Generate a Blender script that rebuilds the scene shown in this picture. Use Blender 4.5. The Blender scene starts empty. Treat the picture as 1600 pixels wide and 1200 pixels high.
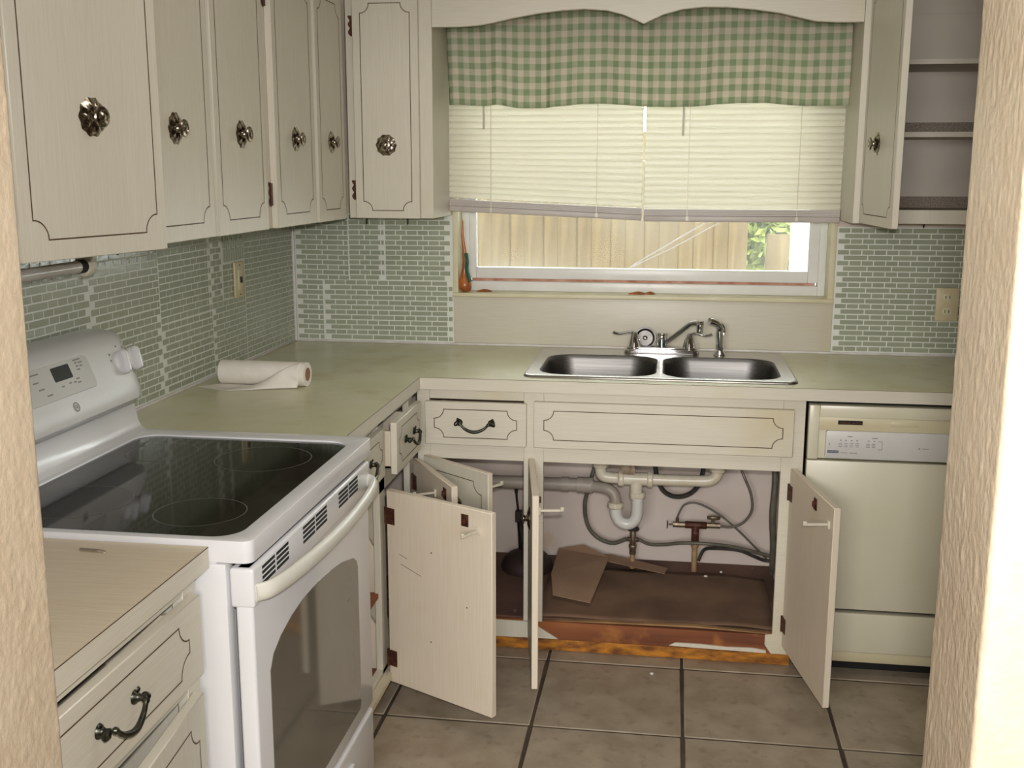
import bpy, bmesh, math, random
from math import sin, cos, pi, radians, atan2, sqrt
from mathutils import Vector, Matrix, noise
random.seed(7)
S = bpy.context.scene
COL = S.collection
# ------------------------------------------------------------------ camera
CAM = Vector((1.3933, -3.8676, 1.5349))
yaw, pitch, roll = .1461, -.1926, .0017
fw = Vector((-sin(yaw)*cos(pitch), cos(yaw)*cos(pitch), sin(pitch)))
rt = Vector((cos(yaw), sin(yaw), 0)); up = rt.cross(fw)
r2 = rt*cos(roll)+up*sin(roll); u2 = -rt*sin(roll)+up*cos(roll)
cd = bpy.data.cameras.new('camera'); cam = bpy.data.objects.new('camera', cd); COL.objects.link(cam)
m = Matrix.Identity(4)
for i in range(3): m[i][0], m[i][1], m[i][2], m[i][3] = r2[i], u2[i], -fw[i], CAM[i]
cam.matrix_world = m
cd.sensor_width = 36; cd.lens = 1690.25/1600*36; cd.clip_start = .05; cd.clip_end = 60
S.camera = cam
# ------------------------------------------------------------------ world, lights, exposure
S.view_settings.view_transform = 'Standard'; S.view_settings.look = 'None'
S.view_settings.exposure = 0.0; S.view_settings.gamma = 1; S.view_settings.use_curve_mapping = False
W = bpy.data.worlds.new('overcast_sky'); S.world = W; W.use_nodes = True
bg = W.node_tree.nodes['Background']; bg.inputs[0].default_value = (.93, 1.0, .96, 1); bg.inputs[1].default_value = 8
def area(name, loc, aim, sx, sy, power, col=(1, 1, 1)):
    l = bpy.data.lights.new(name, 'AREA'); l.shape = 'RECTANGLE'; l.size = sx; l.size_y = sy; l.energy = power; l.color = col
    o = bpy.data.objects.new(name, l); COL.objects.link(o); o.location = loc
    o.rotation_euler = (Vector(aim)-Vector(loc)).to_track_quat('-Z', 'Y').to_euler(); return o
# the camera's own flash, just above the lens
area('camera_flash', CAM+r2*.03+u2*.07+fw*.02, CAM+fw*3, .05, .03, 29, (1, .97, .94))
# added fill lights: one under the kitchen ceiling, one wide in the room behind
area('kitchen_ceiling_fill', (1.55, -1.75, 2.40), (1.55, -1.75, 0), 1.1, .5, 6.5, (1, .95, .86))  # unseen fill added to brighten the kitchen
area('dining_room_fill', (1.2, -6.42, 1.93), (1.2, 0, .9), 2.4, .8, 185, (1, .97, .93))  # broad fill added for even falloff; the end wall has no window

# ------------------------------------------------------------------ helpers
OFF = {}
class MB:
    def __init__(s): s.v = []; s.f = []; s.uv = None
    def add(s, vs, fs):
        n = len(s.v); s.v += [Vector(x) for x in vs]; s.f += [tuple(i+n for i in f) for f in fs]; return s
    def box(s, x0, x1, y0, y1, z0, z1):
        if x0 > x1: x0, x1 = x1, x0
        if y0 > y1: y0, y1 = y1, y0
        if z0 > z1: z0, z1 = z1, z0
        return s.add([(x0,y0,z0),(x1,y0,z0),(x1,y1,z0),(x0,y1,z0),(x0,y0,z1),(x1,y0,z1),(x1,y1,z1),(x0,y1,z1)],
                     [(0,3,2,1),(4,5,6,7),(0,1,5,4),(1,2,6,5),(2,3,7,6),(3,0,4,7)])
    def prism(s, poly, axis, a, b):
        """poly: 2-D outline; axis: the axis it is pushed along, from a to b"""
        def P(p, t):
            return {'x': (t, p[0], p[1]), 'y': (p[0], t, p[1]), 'z': (p[0], p[1], t)}[axis]
        n = len(poly)
        vs = [P(p, a) for p in poly]+[P(p, b) for p in poly]
        fs = [tuple(range(n))[::-1], tuple(range(n, 2*n))]+[(i, (i+1) % n, n+(i+1) % n, n+i) for i in range(n)]
        return s.add(vs, fs)
    def tube(s, pts, r, seg=10, cap=True, rads=None):
        pts = [Vector(p) for p in pts]; n = len(pts); rings = []
        ref = None
        for i in range(n):
            t = (pts[min(i+1, n-1)]-pts[max(i-1, 0)]).normalized()
            if ref is None:
                ref = Vector((0, 0, 1)) if abs(t.z) < .9 else Vector((1, 0, 0))
            a = (ref-t*ref.dot(t)).normalized(); b = t.cross(a); ref = a
            rr = rads[i] if rads else r
            rings.append([pts[i]+(a*cos(2*pi*k/seg)+b*sin(2*pi*k/seg))*rr for k in range(seg)])
        vs = [p for q in rings for p in q]; fs = []
        for i in range(n-1):
            for k in range(seg):
                k2 = (k+1) % seg; fs.append((i*seg+k, i*seg+k2, (i+1)*seg+k2, (i+1)*seg+k))
        if cap: fs += [tuple(range(seg))[::-1], tuple(range((n-1)*seg, n*seg))]
        return s.add(vs, fs)
    def lathe(s, prof, origin=(0, 0, 0), axis=(0, 0, 1), seg=20):
        """prof: (radius, height) pairs"""
        ax = Vector(axis).normalized(); ref = Vector((0, 0, 1)) if abs(ax.z) < .9 else Vector((1, 0, 0))
        a = (ref-ax*ref.dot(ax)).normalized(); b = ax.cross(a); o = Vector(origin); n = len(prof)
        vs = [o+ax*h+(a*cos(2*pi*k/seg)+b*sin(2*pi*k/seg))*max(r, 1e-5) for r, h in prof for k in range(seg)]
        fs = [(i*seg+k, i*seg+(k+1) % seg, (i+1)*seg+(k+1) % seg, (i+1)*seg+k) for i in range(n-1) for k in range(seg)]
        fs += [tuple(range(seg))[::-1], tuple(range((n-1)*seg, n*seg))]
        return s.add(vs, fs)
    def grid(s, fn, nu, nv):
        vs = [fn(i/nu, j/nv) for j in range(nv+1) for i in range(nu+1)]
        fs = [(j*(nu+1)+i, j*(nu+1)+i+1, (j+1)*(nu+1)+i+1, (j+1)*(nu+1)+i) for j in range(nv) for i in range(nu)]
        return s.add(vs, fs)
    def loft(s, loops, cap0=False, cap1=True):
        n = len(loops[0]); vs = [p for l in loops for p in l]
        fs = [(i*n+k, i*n+(k+1) % n, (i+1)*n+(k+1) % n, (i+1)*n+k) for i in range(len(loops)-1) for k in range(n)]
        if cap0: fs.append(tuple(range(n))[::-1])
        if cap1: fs.append(tuple(range((len(loops)-1)*n, len(loops)*n)))
        return s.add(vs, fs)
    def xf(s, M):
        s.v = [M @ v for v in s.v]; return s
def mesh_of(mb, name, off=Vector((0, 0, 0)), bevel=0, smooth=False, seg=2, solid=0, recalc=True):
    me = bpy.data.meshes.new(name)
    me.from_pydata([tuple(v-off) for v in mb.v], [], mb.f)
    bm = bmesh.new(); bm.from_mesh(me)
    if recalc: bmesh.ops.recalc_face_normals(bm, faces=bm.faces)
    if bevel:
        es = [e for e in bm.edges if len(e.link_faces) == 2 and e.calc_face_angle(0) > .5]
        bmesh.ops.bevel(bm, geom=es, offset=bevel, segments=seg, affect='EDGES', profile=.5, clamp_overlap=True)
    bm.to_mesh(me); bm.free()
    if smooth or bevel:
        for p in me.polygons: p.use_smooth = True
        try: me.set_sharp_from_angle(angle=radians(40))
        except Exception: pass
    return me
def link(o, parent=None, loc=(0, 0, 0)):
    COL.objects.link(o)
    if parent is not None: o.parent = parent
    o.location = loc; return o
def tag(o, label=None, cat=None, group=None, kind=None):
    if label: o['label'] = label
    if cat: o['category'] = cat
    if group: o['group'] = group
    if kind: o['kind'] = kind
    return o
def root(name, label, cat, loc, group=None):
    o = bpy.data.objects.new(name, None); link(o, None, loc); o.empty_display_size = .05
    OFF[o.name] = Vector(loc); return tag(o, label, cat, group)
def part(name, mb, mat, parent, bevel=0, smooth=False, seg=2, label=None, kind=None):
    off = OFF.get(parent.name, Vector((0, 0, 0)))
    me = mesh_of(mb, name, off, bevel, smooth, seg); me.materials.append(mat)
    o = bpy.data.objects.new(name, me); link(o, parent); OFF[o.name] = off
    return tag(o, label, None, None, kind)
def single(name, mb, mat, label, cat, group=None, bevel=0, smooth=False, seg=2):
    c = Vector((0, 0, 0))
    for v in mb.v: c += v
    c /= len(mb.v); c.z = min(v.z for v in mb.v)
    me = mesh_of(mb, name, c, bevel, smooth, seg); me.materials.append(mat)
    o = bpy.data.objects.new(name, me); link(o, None, c); OFF[o.name] = c
    return tag(o, label, cat, group)
def struct(name, mb, mat, parent=None, bevel=0, smooth=False):
    me = mesh_of(mb, name, Vector((0, 0, 0)), bevel, smooth); me.materials.append(mat)
    o = bpy.data.objects.new(name, me); link(o, parent); OFF[o.name] = Vector((0, 0, 0))
    o['kind'] = 'structure'; return o
def inst(name, me, parent, loc, rz=0, rx=0, ry=0, label=None):
    o = bpy.data.objects.new(name, me); link(o, parent, loc); o.rotation_euler = (rx, ry, rz)
    if label: o['label'] = label
    OFF[o.name] = Vector((0, 0, 0)); return o
def crom(pts, n=6):
    P = [Vector(p) for p in pts]; P = [P[0]*2-P[1]]+P+[P[-1]*2-P[-2]]; out = []
    for i in range(1, len(P)-2):
        for k in range(n):
            t = k/n; a, b, c, d = P[i-1], P[i], P[i+1], P[i+2]
            out.append(.5*((2*b)+(c-a)*t+(2*a-5*b+4*c-d)*t*t+(3*b-a-3*c+d)*t**3))
    return out+[P[-2]]
def rrect(x0, x1, y0, y1, r, n=5):
    out = []
    for cx, cy, a0 in ((x1-r, y1-r, 0), (x0+r, y1-r, pi/2), (x0+r, y0+r, pi), (x1-r, y0+r, 1.5*pi)):
        out += [(cx+r*cos(a0+pi/2*k/n), cy+r*sin(a0+pi/2*k/n)) for k in range(n+1)]
    return out
def plate(outer, holes, z0, z1):
    """flat plate with holes; outlines in (x, y)"""
    mb = MB()
    for z, flip in ((z1, False), (z0, True)):
        bm = bmesh.new(); es = []
        for lp in [outer]+holes:
            vs = [bm.verts.new((p[0], p[1], z)) for p in lp]
            es += [bm.edges.new((vs[i], vs[(i+1) % len(vs)])) for i in range(len(vs))]
        bmesh.ops.triangle_fill(bm, use_beauty=True, use_dissolve=False, edges=es)
        bm.verts.index_update()
        mb.add([v.co.copy() for v in bm.verts], [tuple(v.index for v in f.verts) for f in bm.faces]); bm.free()
    for lp in [outer]+holes:
        n = len(lp)
        mb.add([(p[0], p[1], z0) for p in lp]+[(p[0], p[1], z1) for p in lp], [(i, (i+1) % n, n+(i+1) % n, n+i) for i in range(n)])
    return mb
def weld(mb, d=1e-5):
    bm = bmesh.new(); me = bpy.data.meshes.new('tmp'); me.from_pydata([tuple(v) for v in mb.v], [], mb.f); bm.from_mesh(me)
    bmesh.ops.remove_doubles(bm, verts=bm.verts, dist=d); bm.verts.index_update()
    o = MB(); o.add([v.co.copy() for v in bm.verts], [tuple(v.index for v in f.verts) for f in bm.faces]); bm.free(); bpy.data.meshes.remove(me); return o

# ------------------------------------------------------------------ materials
def srgb(r, g, b):
    f = lambda c: (c/255/12.92) if c/255 <= .04045 else ((c/255+.055)/1.055)**2.4
    return (f(r), f(g), f(b), 1)
def mat(name, c, rough=.5, metal=0, c2=None, scale=8, stretch=(1, 1, 1), lo=.35, hi=.65, bump=0, bscale=None, bstretch=None,
        c3=None, s3=3, lo3=.55, hi3=.75, spec=.5, coat=0, detail=4, rnd=0):
    M = bpy.data.materials.new(name); M.use_nodes = True; N = M.node_tree.nodes; L = M.node_tree.links
    b = N['Principled BSDF']; b.inputs['Roughness'].default_value = rough; b.inputs['Metallic'].default_value = metal
    b.inputs['Specular IOR Level'].default_value = spec; b.inputs['Coat Weight'].default_value = coat
    tc = N.new('ShaderNodeTexCoord')
    def nz(sc, st, det=4):
        mp = N.new('ShaderNodeMapping'); mp.inputs['Scale'].default_value = st; L.new(tc.outputs['Object'], mp.inputs[0])
        n = N.new('ShaderNodeTexNoise'); n.inputs['Scale'].default_value = sc; n.inputs['Detail'].default_value = det; L.new(mp.outputs[0], n.inputs['Vector']); return n.outputs[0]
    def ramp(src, a, bb):
        r = N.new('ShaderNodeMapRange'); r.inputs[1].default_value = a; r.inputs[2].default_value = bb; L.new(src, r.inputs[0]); return r.outputs[0]
    def mix(f, A, B):
        x = N.new('ShaderNodeMix'); x.data_type = 'RGBA'; L.new(f, x.inputs[0])
        for k, s in ((6, A), (7, B)):
            if isinstance(s, tuple): x.inputs[k].default_value = s
            else: L.new(s, x.inputs[k])
        return x.outputs[2]
    col = c
    if c2: col = mix(ramp(nz(scale, stretch, detail), lo, hi), c, c2)
    if c3: col = mix(ramp(nz(s3, (1, 1, 1), 5), lo3, hi3), col, c3)
    if rnd:
        oi = N.new('ShaderNodeObjectInfo'); h = N.new('ShaderNodeHueSaturation'); r = N.new('ShaderNodeMapRange'); r.inputs[3].default_value = 1-rnd; r.inputs[4].default_value = 1+rnd
        L.new(oi.outputs['Random'], r.inputs[0]); L.new(r.outputs[0], h.inputs['Value'])
        if isinstance(col, tuple): h.inputs['Color'].default_value = col
        else: L.new(col, h.inputs['Color'])
        col = h.outputs[0]
    if isinstance(col, tuple): b.inputs['Base Color'].default_value = col
    else: L.new(col, b.inputs['Base Color'])
    if bump:
        bp = N.new('ShaderNodeBump'); bp.inputs['Strength'].default_value = bump; bp.inputs['Distance'].default_value = .002
        L.new(nz(bscale or scale*4, bstretch or stretch, 3), bp.inputs['Height']); L.new(bp.outputs[0], b.inputs['Normal'])
    return M
CR = srgb(209, 204, 189); CR2 = srgb(202, 196, 179)
M = {}
M['laminate'] = mat('cream_laminate', CR, .42, c2=CR2, scale=110, stretch=(5, 5, .1), c3=srgb(198, 188, 154), s3=2.2, lo3=.6, hi3=.9)
M['laminate_h'] = mat('cream_laminate_level_grain', CR, .42, c2=CR2, scale=110, stretch=(.1, .1, 5), c3=srgb(198, 186, 148), s3=2.2, lo3=.58, hi3=.85)
M['inner'] = mat('door_back_cream', srgb(220, 208, 190), .5, c2=srgb(214, 201, 181), scale=60, stretch=(4, 4, .1), c3=srgb(206, 182, 142), s3=2.5, lo3=.56, hi3=.82)
M['shelfpaint'] = mat('grey_white_cabinet_paint', srgb(202, 194, 182), .6, c2=srgb(194, 186, 174), scale=6)
M['groove'] = mat('brown_groove_paint', srgb(74, 56, 36), .6, c2=srgb(98, 76, 50), scale=30)
M['counter'] = mat('worn_counter_window_tint', srgb(206, 203, 172), .26, c2=srgb(198, 194, 158), scale=5, stretch=(1, 1, 1), c3=srgb(182, 170, 130), s3=9, lo3=.55, hi3=.95, bump=.05, bscale=40)  # green cast of the window light is put into this laminate colour
M['wall'] = mat('textured_tan_wall', srgb(158, 144, 124), .31, c2=srgb(154, 139, 118), scale=30, bump=.55, bscale=120, bstretch=(1, 1, .8))
M['countergrain'] = mat('beige_grained_worktop', srgb(212, 199, 176), .34, c2=srgb(203, 188, 163), scale=70, stretch=(.15, 5, 5), c3=srgb(192, 174, 142), s3=7, lo3=.6, hi3=.9)  # separate copy of the counter laminate, in its flash-lit beige
M['wallpale'] = mat('pale_wall_paint', srgb(214, 202, 194), .7, c2=srgb(204, 190, 180), scale=4, c3=srgb(196, 160, 112), s3=3.5, lo3=.6, hi3=.8)
M['ceiling'] = mat('white_ceiling_paint', srgb(225, 220, 208), .8, c2=srgb(218, 212, 200), scale=9)
M['grout'] = mat('pale_mosaic_grout', srgb(222, 225, 217), .45, c2=srgb(214, 217, 208), scale=20)
M['brick'] = mat('sage_glass_brick', srgb(163, 170, 150), .16, c2=srgb(156, 163, 143), scale=14, rnd=.06, bump=.25, bscale=90, spec=.6)
M['floortile'] = mat('brown_ceramic_tile', srgb(168, 155, 136), .38, c2=srgb(148, 134, 115), scale=9, c3=srgb(132, 117, 98), s3=24, lo3=.55, hi3=.8, bump=.1, bscale=40, rnd=.05)
M['floorgrout'] = mat('dark_floor_grout', srgb(58, 50, 42), .9, c2=srgb(80, 68, 56), scale=7)
M['enamel'] = mat('white_enamel', srgb(222, 222, 224), .24, c2=srgb(216, 216, 218), scale=3, coat=.3)
M['handleplastic'] = mat('off_white_handle_plastic', srgb(214, 213, 205), .28, c2=srgb(209, 207, 195), scale=12)
M['console'] = mat('white_console_plastic', srgb(212, 212, 210), .32, c2=srgb(206, 206, 204), scale=3)
M['panelgrey'] = mat('pale_grey_overlay', srgb(196, 195, 190), .4, c2=srgb(190, 189, 184), scale=5)
M['print'] = mat('grey_print', srgb(128, 128, 126), .5)
M['printdark'] = mat('dark_print', srgb(70, 70, 72), .5)
M['glassblack'] = mat('black_glass_ceramic', srgb(22, 23, 22), .055, c2=srgb(26, 26, 24), scale=30, spec=.6)
M['ring'] = mat('grey_burner_ring', srgb(92, 92, 88), .3)
M['burner'] = mat('burner_zone_black', srgb(13, 13, 12), .07)
M['display'] = mat('black_display', srgb(20, 20, 18), .3, spec=.15)
M['ovenglass'] = mat('dark_oven_glass', srgb(104, 100, 90), .06, c2=srgb(96, 92, 82), scale=3, spec=.7)
M['slot'] = mat('black_slot', srgb(18, 18, 16), .8)
M['almond'] = mat('almond_dishwasher_enamel', srgb(212, 208, 186), .3, c2=srgb(208, 203, 180), scale=4)
M['almondrust'] = mat('almond_with_rust_stains', srgb(200, 190, 156), .4, c2=srgb(204, 196, 166), scale=4, c3=srgb(150, 100, 44), s3=7, lo3=.62, hi3=.8)
M['whitestrip'] = mat('white_control_strip', srgb(206, 205, 202), .35, c2=srgb(201, 200, 196), scale=4)
M['navy'] = mat('navy_logo_block', srgb(34, 46, 92), .4)
M['steel'] = mat('brushed_stainless', (.60, .585, .57, 1), .24, 1, c2=(.50, .49, .48, 1), scale=30, stretch=(.15, 8, 8), bump=.05, bscale=90, bstretch=(.15, 8, 8))
M['bowlsteel'] = mat('shaded_bowl_steel', (.17, .165, .16, 1), .42, 1, c2=(.13, .126, .122, 1), scale=30, stretch=(.15, 8, 8))  # darkened copy of the rim steel, putting shade into the bowls
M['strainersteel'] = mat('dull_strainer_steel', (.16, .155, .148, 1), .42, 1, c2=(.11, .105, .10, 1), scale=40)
M['chrome'] = mat('chrome', (.74, .74, .76, 1), .07, 1, c2=(.66, .66, .68, 1), scale=12)
M['nickel'] = mat('antique_nickel', (.50, .45, .38, 1), .2, 1, c2=(.15, .12, .09, 1), scale=90, lo=.4, hi=.6)
M['bronze'] = mat('tarnished_bronze', (.10, .095, .075, 1), .38, 1, c2=(.05, .055, .045, 1), scale=60)
M['rust'] = mat('rusty_brown_hinge', srgb(92, 52, 34), .55, .3, c2=srgb(60, 32, 22), scale=60)
M['pvc'] = mat('stained_white_pvc', srgb(218, 212, 196), .35, c2=srgb(206, 196, 172), scale=14, c3=srgb(140, 124, 96), s3=20, lo3=.62, hi3=.8)
M['pvcgrey'] = mat('grey_pvc', srgb(166, 158, 148), .45, c2=srgb(150, 140, 128), scale=12)
M['pvcclean'] = mat('clean_white_pvc', srgb(214, 214, 210), .3, c2=srgb(206, 205, 198), scale=9)
M['rubber'] = mat('black_rubber_hose', srgb(44, 42, 40), .5, c2=srgb(56, 53, 48), scale=30)
M['hosegrey'] = mat('grey_hose', srgb(104, 100, 88), .45, c2=srgb(88, 86, 76), scale=30)
M['braid'] = mat('braided_steel_hose', (.42, .40, .35, 1), .4, .8, c2=(.25, .24, .2, 1), scale=300)
M['brass'] = mat('corroded_valve_metal', (.30, .24, .17, 1), .45, .7, c2=(.14, .10, .07, 1), scale=50)
M['copperpipe'] = mat('tan_painted_pipe', srgb(176, 148, 108), .55, c2=srgb(140, 104, 68), scale=20)
M['cardboard'] = mat('damp_brown_cardboard', srgb(128, 101, 80), .9, c2=srgb(110, 84, 66), scale=5, c3=srgb(90, 66, 52), s3=3, lo3=.5, hi3=.75)
M['cardtan'] = mat('tan_cardboard', srgb(168, 138, 112), .9, c2=srgb(150, 120, 96), scale=5)
M['dirtboard'] = mat('dirty_cabinet_bottom', srgb(112, 84, 70), .9, c2=srgb(88, 64, 54), scale=6, c3=srgb(168, 158, 146), s3=26, lo3=.68, hi3=.78)
M['rotwood'] = mat('bare_rotten_wood', srgb(142, 84, 46), .8, c2=srgb(104, 58, 36), scale=8, stretch=(.25, 1, 2.5), c3=srgb(172, 112, 54), s3=12, lo3=.55, hi3=.8)
M['orangewood'] = mat('orange_water_damaged_wood', srgb(200, 132, 40), .8, c2=srgb(110, 66, 32), scale=26, stretch=(.6, 1, 1.6), c3=srgb(80, 50, 30), s3=16, lo3=.55, hi3=.72)
M['oldwood'] = mat('bare_tan_wood', srgb(158, 124, 84), .8, c2=srgb(126, 92, 60), scale=9, stretch=(1, .3, 2))
M['chippaint'] = mat('chipped_cream_paint', srgb(206, 198, 174), .6, c2=srgb(196, 186, 160), scale=12, c3=srgb(104, 70, 44), s3=30, lo3=.7, hi3=.76)
M['alum'] = mat('white_window_aluminium', srgb(224, 224, 221), .35, c2=srgb(216, 216, 211), scale=8, c3=srgb(190, 183, 174), s3=12, lo3=.66, hi3=.85)
M['sill'] = mat('yellowed_sill_paint', srgb(218, 212, 182), .45, c2=srgb(208, 200, 166), scale=9)
M['gasket'] = mat('red_brown_gasket', srgb(204, 160, 138), .7, c2=srgb(168, 112, 88), scale=20)
M['caulk'] = mat('white_caulk', srgb(216, 212, 210), .35, c2=srgb(200, 196, 190), scale=20)
M['railgrey'] = mat('shade_grey_blind_rail', srgb(190, 182, 176), .45, c2=srgb(182, 173, 166), scale=9)  # grey also carries the shade on the stacked slats
M['plasticwhite'] = mat('white_plastic', srgb(212, 206, 190), .35, c2=srgb(204, 196, 176), scale=20)
M['ivory'] = mat('ivory_plate_plastic', srgb(214, 202, 168), .4, c2=srgb(206, 192, 154), scale=20)
M['ivorylight'] = mat('light_ivory_plastic', srgb(216, 208, 178), .35)
M['paper'] = mat('white_paper_towel', srgb(234, 229, 221), .9, c2=srgb(228, 222, 212), scale=30, bump=.3, bscale=220)
M['core'] = mat('brown_card_core', srgb(150, 110, 80), .9)
M['orange'] = mat('glazed_orange_clay', srgb(186, 112, 54), .3, c2=srgb(146, 80, 36), scale=30)
M['teal'] = mat('teal_green_glaze', srgb(42, 92, 74), .35)
M['lump'] = mat('orange_brown_lump', srgb(176, 104, 44), .6, c2=srgb(110, 62, 30), scale=60)
M['liner'] = mat('grey_mesh_shelf_liner', srgb(150, 138, 126), .8, c2=srgb(118, 107, 97), scale=260, lo=.45, hi=.55)
M['tubelamp'] = mat('grey_lamp_tube', srgb(190, 186, 178), .25, c2=srgb(170, 165, 154), scale=9)
M['black'] = mat('black_plastic', srgb(26, 25, 24), .45, c2=srgb(36, 34, 32), scale=20)
M['cup'] = mat('dark_brown_rubber', srgb(58, 42, 38), .6, c2=srgb(46, 34, 32), scale=20)
M['plank'] = mat('weathered_fence_wood', srgb(114, 96, 62), .85, c2=srgb(86, 70, 46), scale=16, stretch=(3, 3, .1), c3=srgb(84, 84, 54), s3=5, lo3=.55, hi3=.8, rnd=.08)
M['leaf'] = mat('bright_green_leaf', srgb(128, 142, 50), .6, c2=srgb(146, 156, 74), scale=8)
M['lawn'] = mat('lawn_green', srgb(58, 68, 36), .9, c2=srgb(72, 66, 44), scale=3)
M['postwhite'] = mat('white_post_paint', srgb(236, 236, 232), .6, c2=srgb(226, 226, 222), scale=5)
M['crack'] = mat('white_crack_line', srgb(240, 240, 240), .4)
M['bit'] = mat('white_debris', srgb(220, 216, 208), .8)
M['wire'] = mat('pale_wire', (.55, .5, .42, 1), .35, .8)
def gingham():
    X = bpy.data.materials.new('green_gingham_cloth'); X.use_nodes = True; N = X.node_tree.nodes; L = X.node_tree.links
    b = N['Principled BSDF']; b.inputs['Roughness'].default_value = .9; b.inputs['Specular IOR Level'].default_value = .1
    uv = N.new('ShaderNodeTexCoord'); sp = N.new('ShaderNodeSeparateXYZ'); L.new(uv.outputs['UV'], sp.inputs[0])
    def stripe(o, ph):
        a = N.new('ShaderNodeMath'); a.operation = 'MULTIPLY_ADD'; a.inputs[1].default_value = 1/.0405; a.inputs[2].default_value = ph; L.new(o, a.inputs[0])
        f = N.new('ShaderNodeMath'); f.operation = 'PINGPONG'; f.inputs[1].default_value = .5; L.new(a.outputs[0], f.inputs[0])
        r = N.new('ShaderNodeMapRange'); r.inputs[1].default_value = .23; r.inputs[2].default_value = .27; L.new(f.outputs[0], r.inputs[0]); return r.outputs[0]
    s = N.new('ShaderNodeMath'); s.operation = 'ADD'; L.new(stripe(sp.outputs[0], .2), s.inputs[0]); L.new(stripe(sp.outputs[1], .33), s.inputs[1])
    cr = N.new('ShaderNodeValToRGB'); cr.color_ramp.interpolation = 'LINEAR'
    e = cr.color_ramp.elements; e[0].position = 0; e[0].color = srgb(232, 222, 208); e[1].position = 1; e[1].color = srgb(166, 184, 148)
    k = cr.color_ramp.elements.new(.5); k.color = srgb(203, 207, 182)
    h = N.new('ShaderNodeMath'); h.operation = 'MULTIPLY'; h.inputs[1].default_value = .5; L.new(s.outputs[0], h.inputs[0]); L.new(h.outputs[0], cr.inputs[0])
    L.new(cr.outputs[0], b.inputs['Base Color'])
    t = N.new('ShaderNodeBsdfTranslucent'); L.new(cr.outputs[0], t.inputs[0]); mx = N.new('ShaderNodeMixShader'); mx.inputs[0].default_value = .45
    L.new(b.outputs[0], mx.inputs[1]); L.new(t.outputs[0], mx.inputs[2]); L.new(mx.outputs[0], N['Material Output'].inputs[0]); return X
M['gingham'] = gingham()
def slatmat():
    X = bpy.data.materials.new('cream_vinyl_slat'); X.use_nodes = True; N = X.node_tree.nodes; L = X.node_tree.links
    b = N['Principled BSDF']; b.inputs['Base Color'].default_value = srgb(234, 231, 218); b.inputs['Roughness'].default_value = .35
    t = N.new('ShaderNodeBsdfTranslucent'); t.inputs[0].default_value = srgb(240, 237, 226)
    mx = N.new('ShaderNodeMixShader'); mx.inputs[0].default_value = .52
    L.new(b.outputs[0], mx.inputs[1]); L.new(t.outputs[0], mx.inputs[2]); L.new(mx.outputs[0], N['Material Output'].inputs[0]); return X
M['slat'] = slatmat()
def panemat():
    X = bpy.data.materials.new('dusty_window_glass'); X.use_nodes = True; N = X.node_tree.nodes; L = X.node_tree.links
    N.remove(N['Principled BSDF'])
    tr = N.new('ShaderNodeBsdfTransparent'); gl = N.new('ShaderNodeBsdfGlossy'); gl.inputs['Roughness'].default_value = 0
    fr = N.new('ShaderNodeFresnel'); fr.inputs[0].default_value = 1.5
    m1 = N.new('ShaderNodeMixShader'); L.new(fr.outputs[0], m1.inputs[0]); L.new(tr.outputs[0], m1.inputs[1]); L.new(gl.outputs[0], m1.inputs[2])
    d = N.new('ShaderNodeBsdfTranslucent'); d.inputs[0].default_value = (.85, .87, .84, 1)
    tc = N.new('ShaderNodeTexCoord'); n = N.new('ShaderNodeTexNoise'); n.inputs['Scale'].default_value = 2.2; n.inputs['Detail'].default_value = 6; L.new(tc.outputs['Object'], n.inputs['Vector'])
    r = N.new('ShaderNodeMapRange'); r.inputs[1].default_value = .35; r.inputs[2].default_value = .75; r.inputs[3].default_value = .02; r.inputs[4].default_value = .09; L.new(n.outputs[0], r.inputs[0])
    m2 = N.new('ShaderNodeMixShader'); L.new(r.outputs[0], m2.inputs[0]); L.new(m1.outputs[0], m2.inputs[1]); L.new(d.outputs[0], m2.inputs[2])
    L.new(m2.outputs[0], N['Material Output'].inputs[0]); return X
M['pane'] = panemat()

# ------------------------------------------------------------------ room shell
T = .4248; TX = 1.0368; TY = -1.0693
flo = struct('floor', MB().box(-1.2, 4.2, -6.6, .14, -.06, -.004), M['floorgrout'])
tb = MB().box(-.5*T+.005, .5*T-.005, -.5*T+.005, .5*T-.005, -.005, 0)
tile_me = mesh_of(tb, 'tile', bevel=.0022, seg=1); tile_me.materials.append(M['floortile'])
for i in range(-2, 5):
    for j in range(-6, 3):
        o = inst('tile', tile_me, flo, (TX+(i+.5)*T, TY+(j+.5)*T, random.uniform(-.0006, .0004)), random.choice((0, pi/2, pi, -pi/2)))
struct('ceiling', MB().box(-1.2, 4.2, -6.6, .14, 2.44, 2.5), M['ceiling'])
WX0, WX1, WZ0, WZ1 = .611, 1.947, 1.106, 2.02
struct('wall_back', MB().box(-.12, WX0, 0, .14, 0, 2.44).box(WX1, 3.12, 0, .14, 0, 2.44).box(WX0, WX1, 0, .14, 0, WZ0).box(WX0, WX1, 0, .14, WZ1, 2.44), M['wallpale'])
struct('wall_left', MB().box(-.12, 0, -3.145, 0, 0, 2.44), M['wallpale'])
struct('wall_right', MB().box(3.0, 3.12, -3.145, 0, 0, 2.44), M['wall'])
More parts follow.
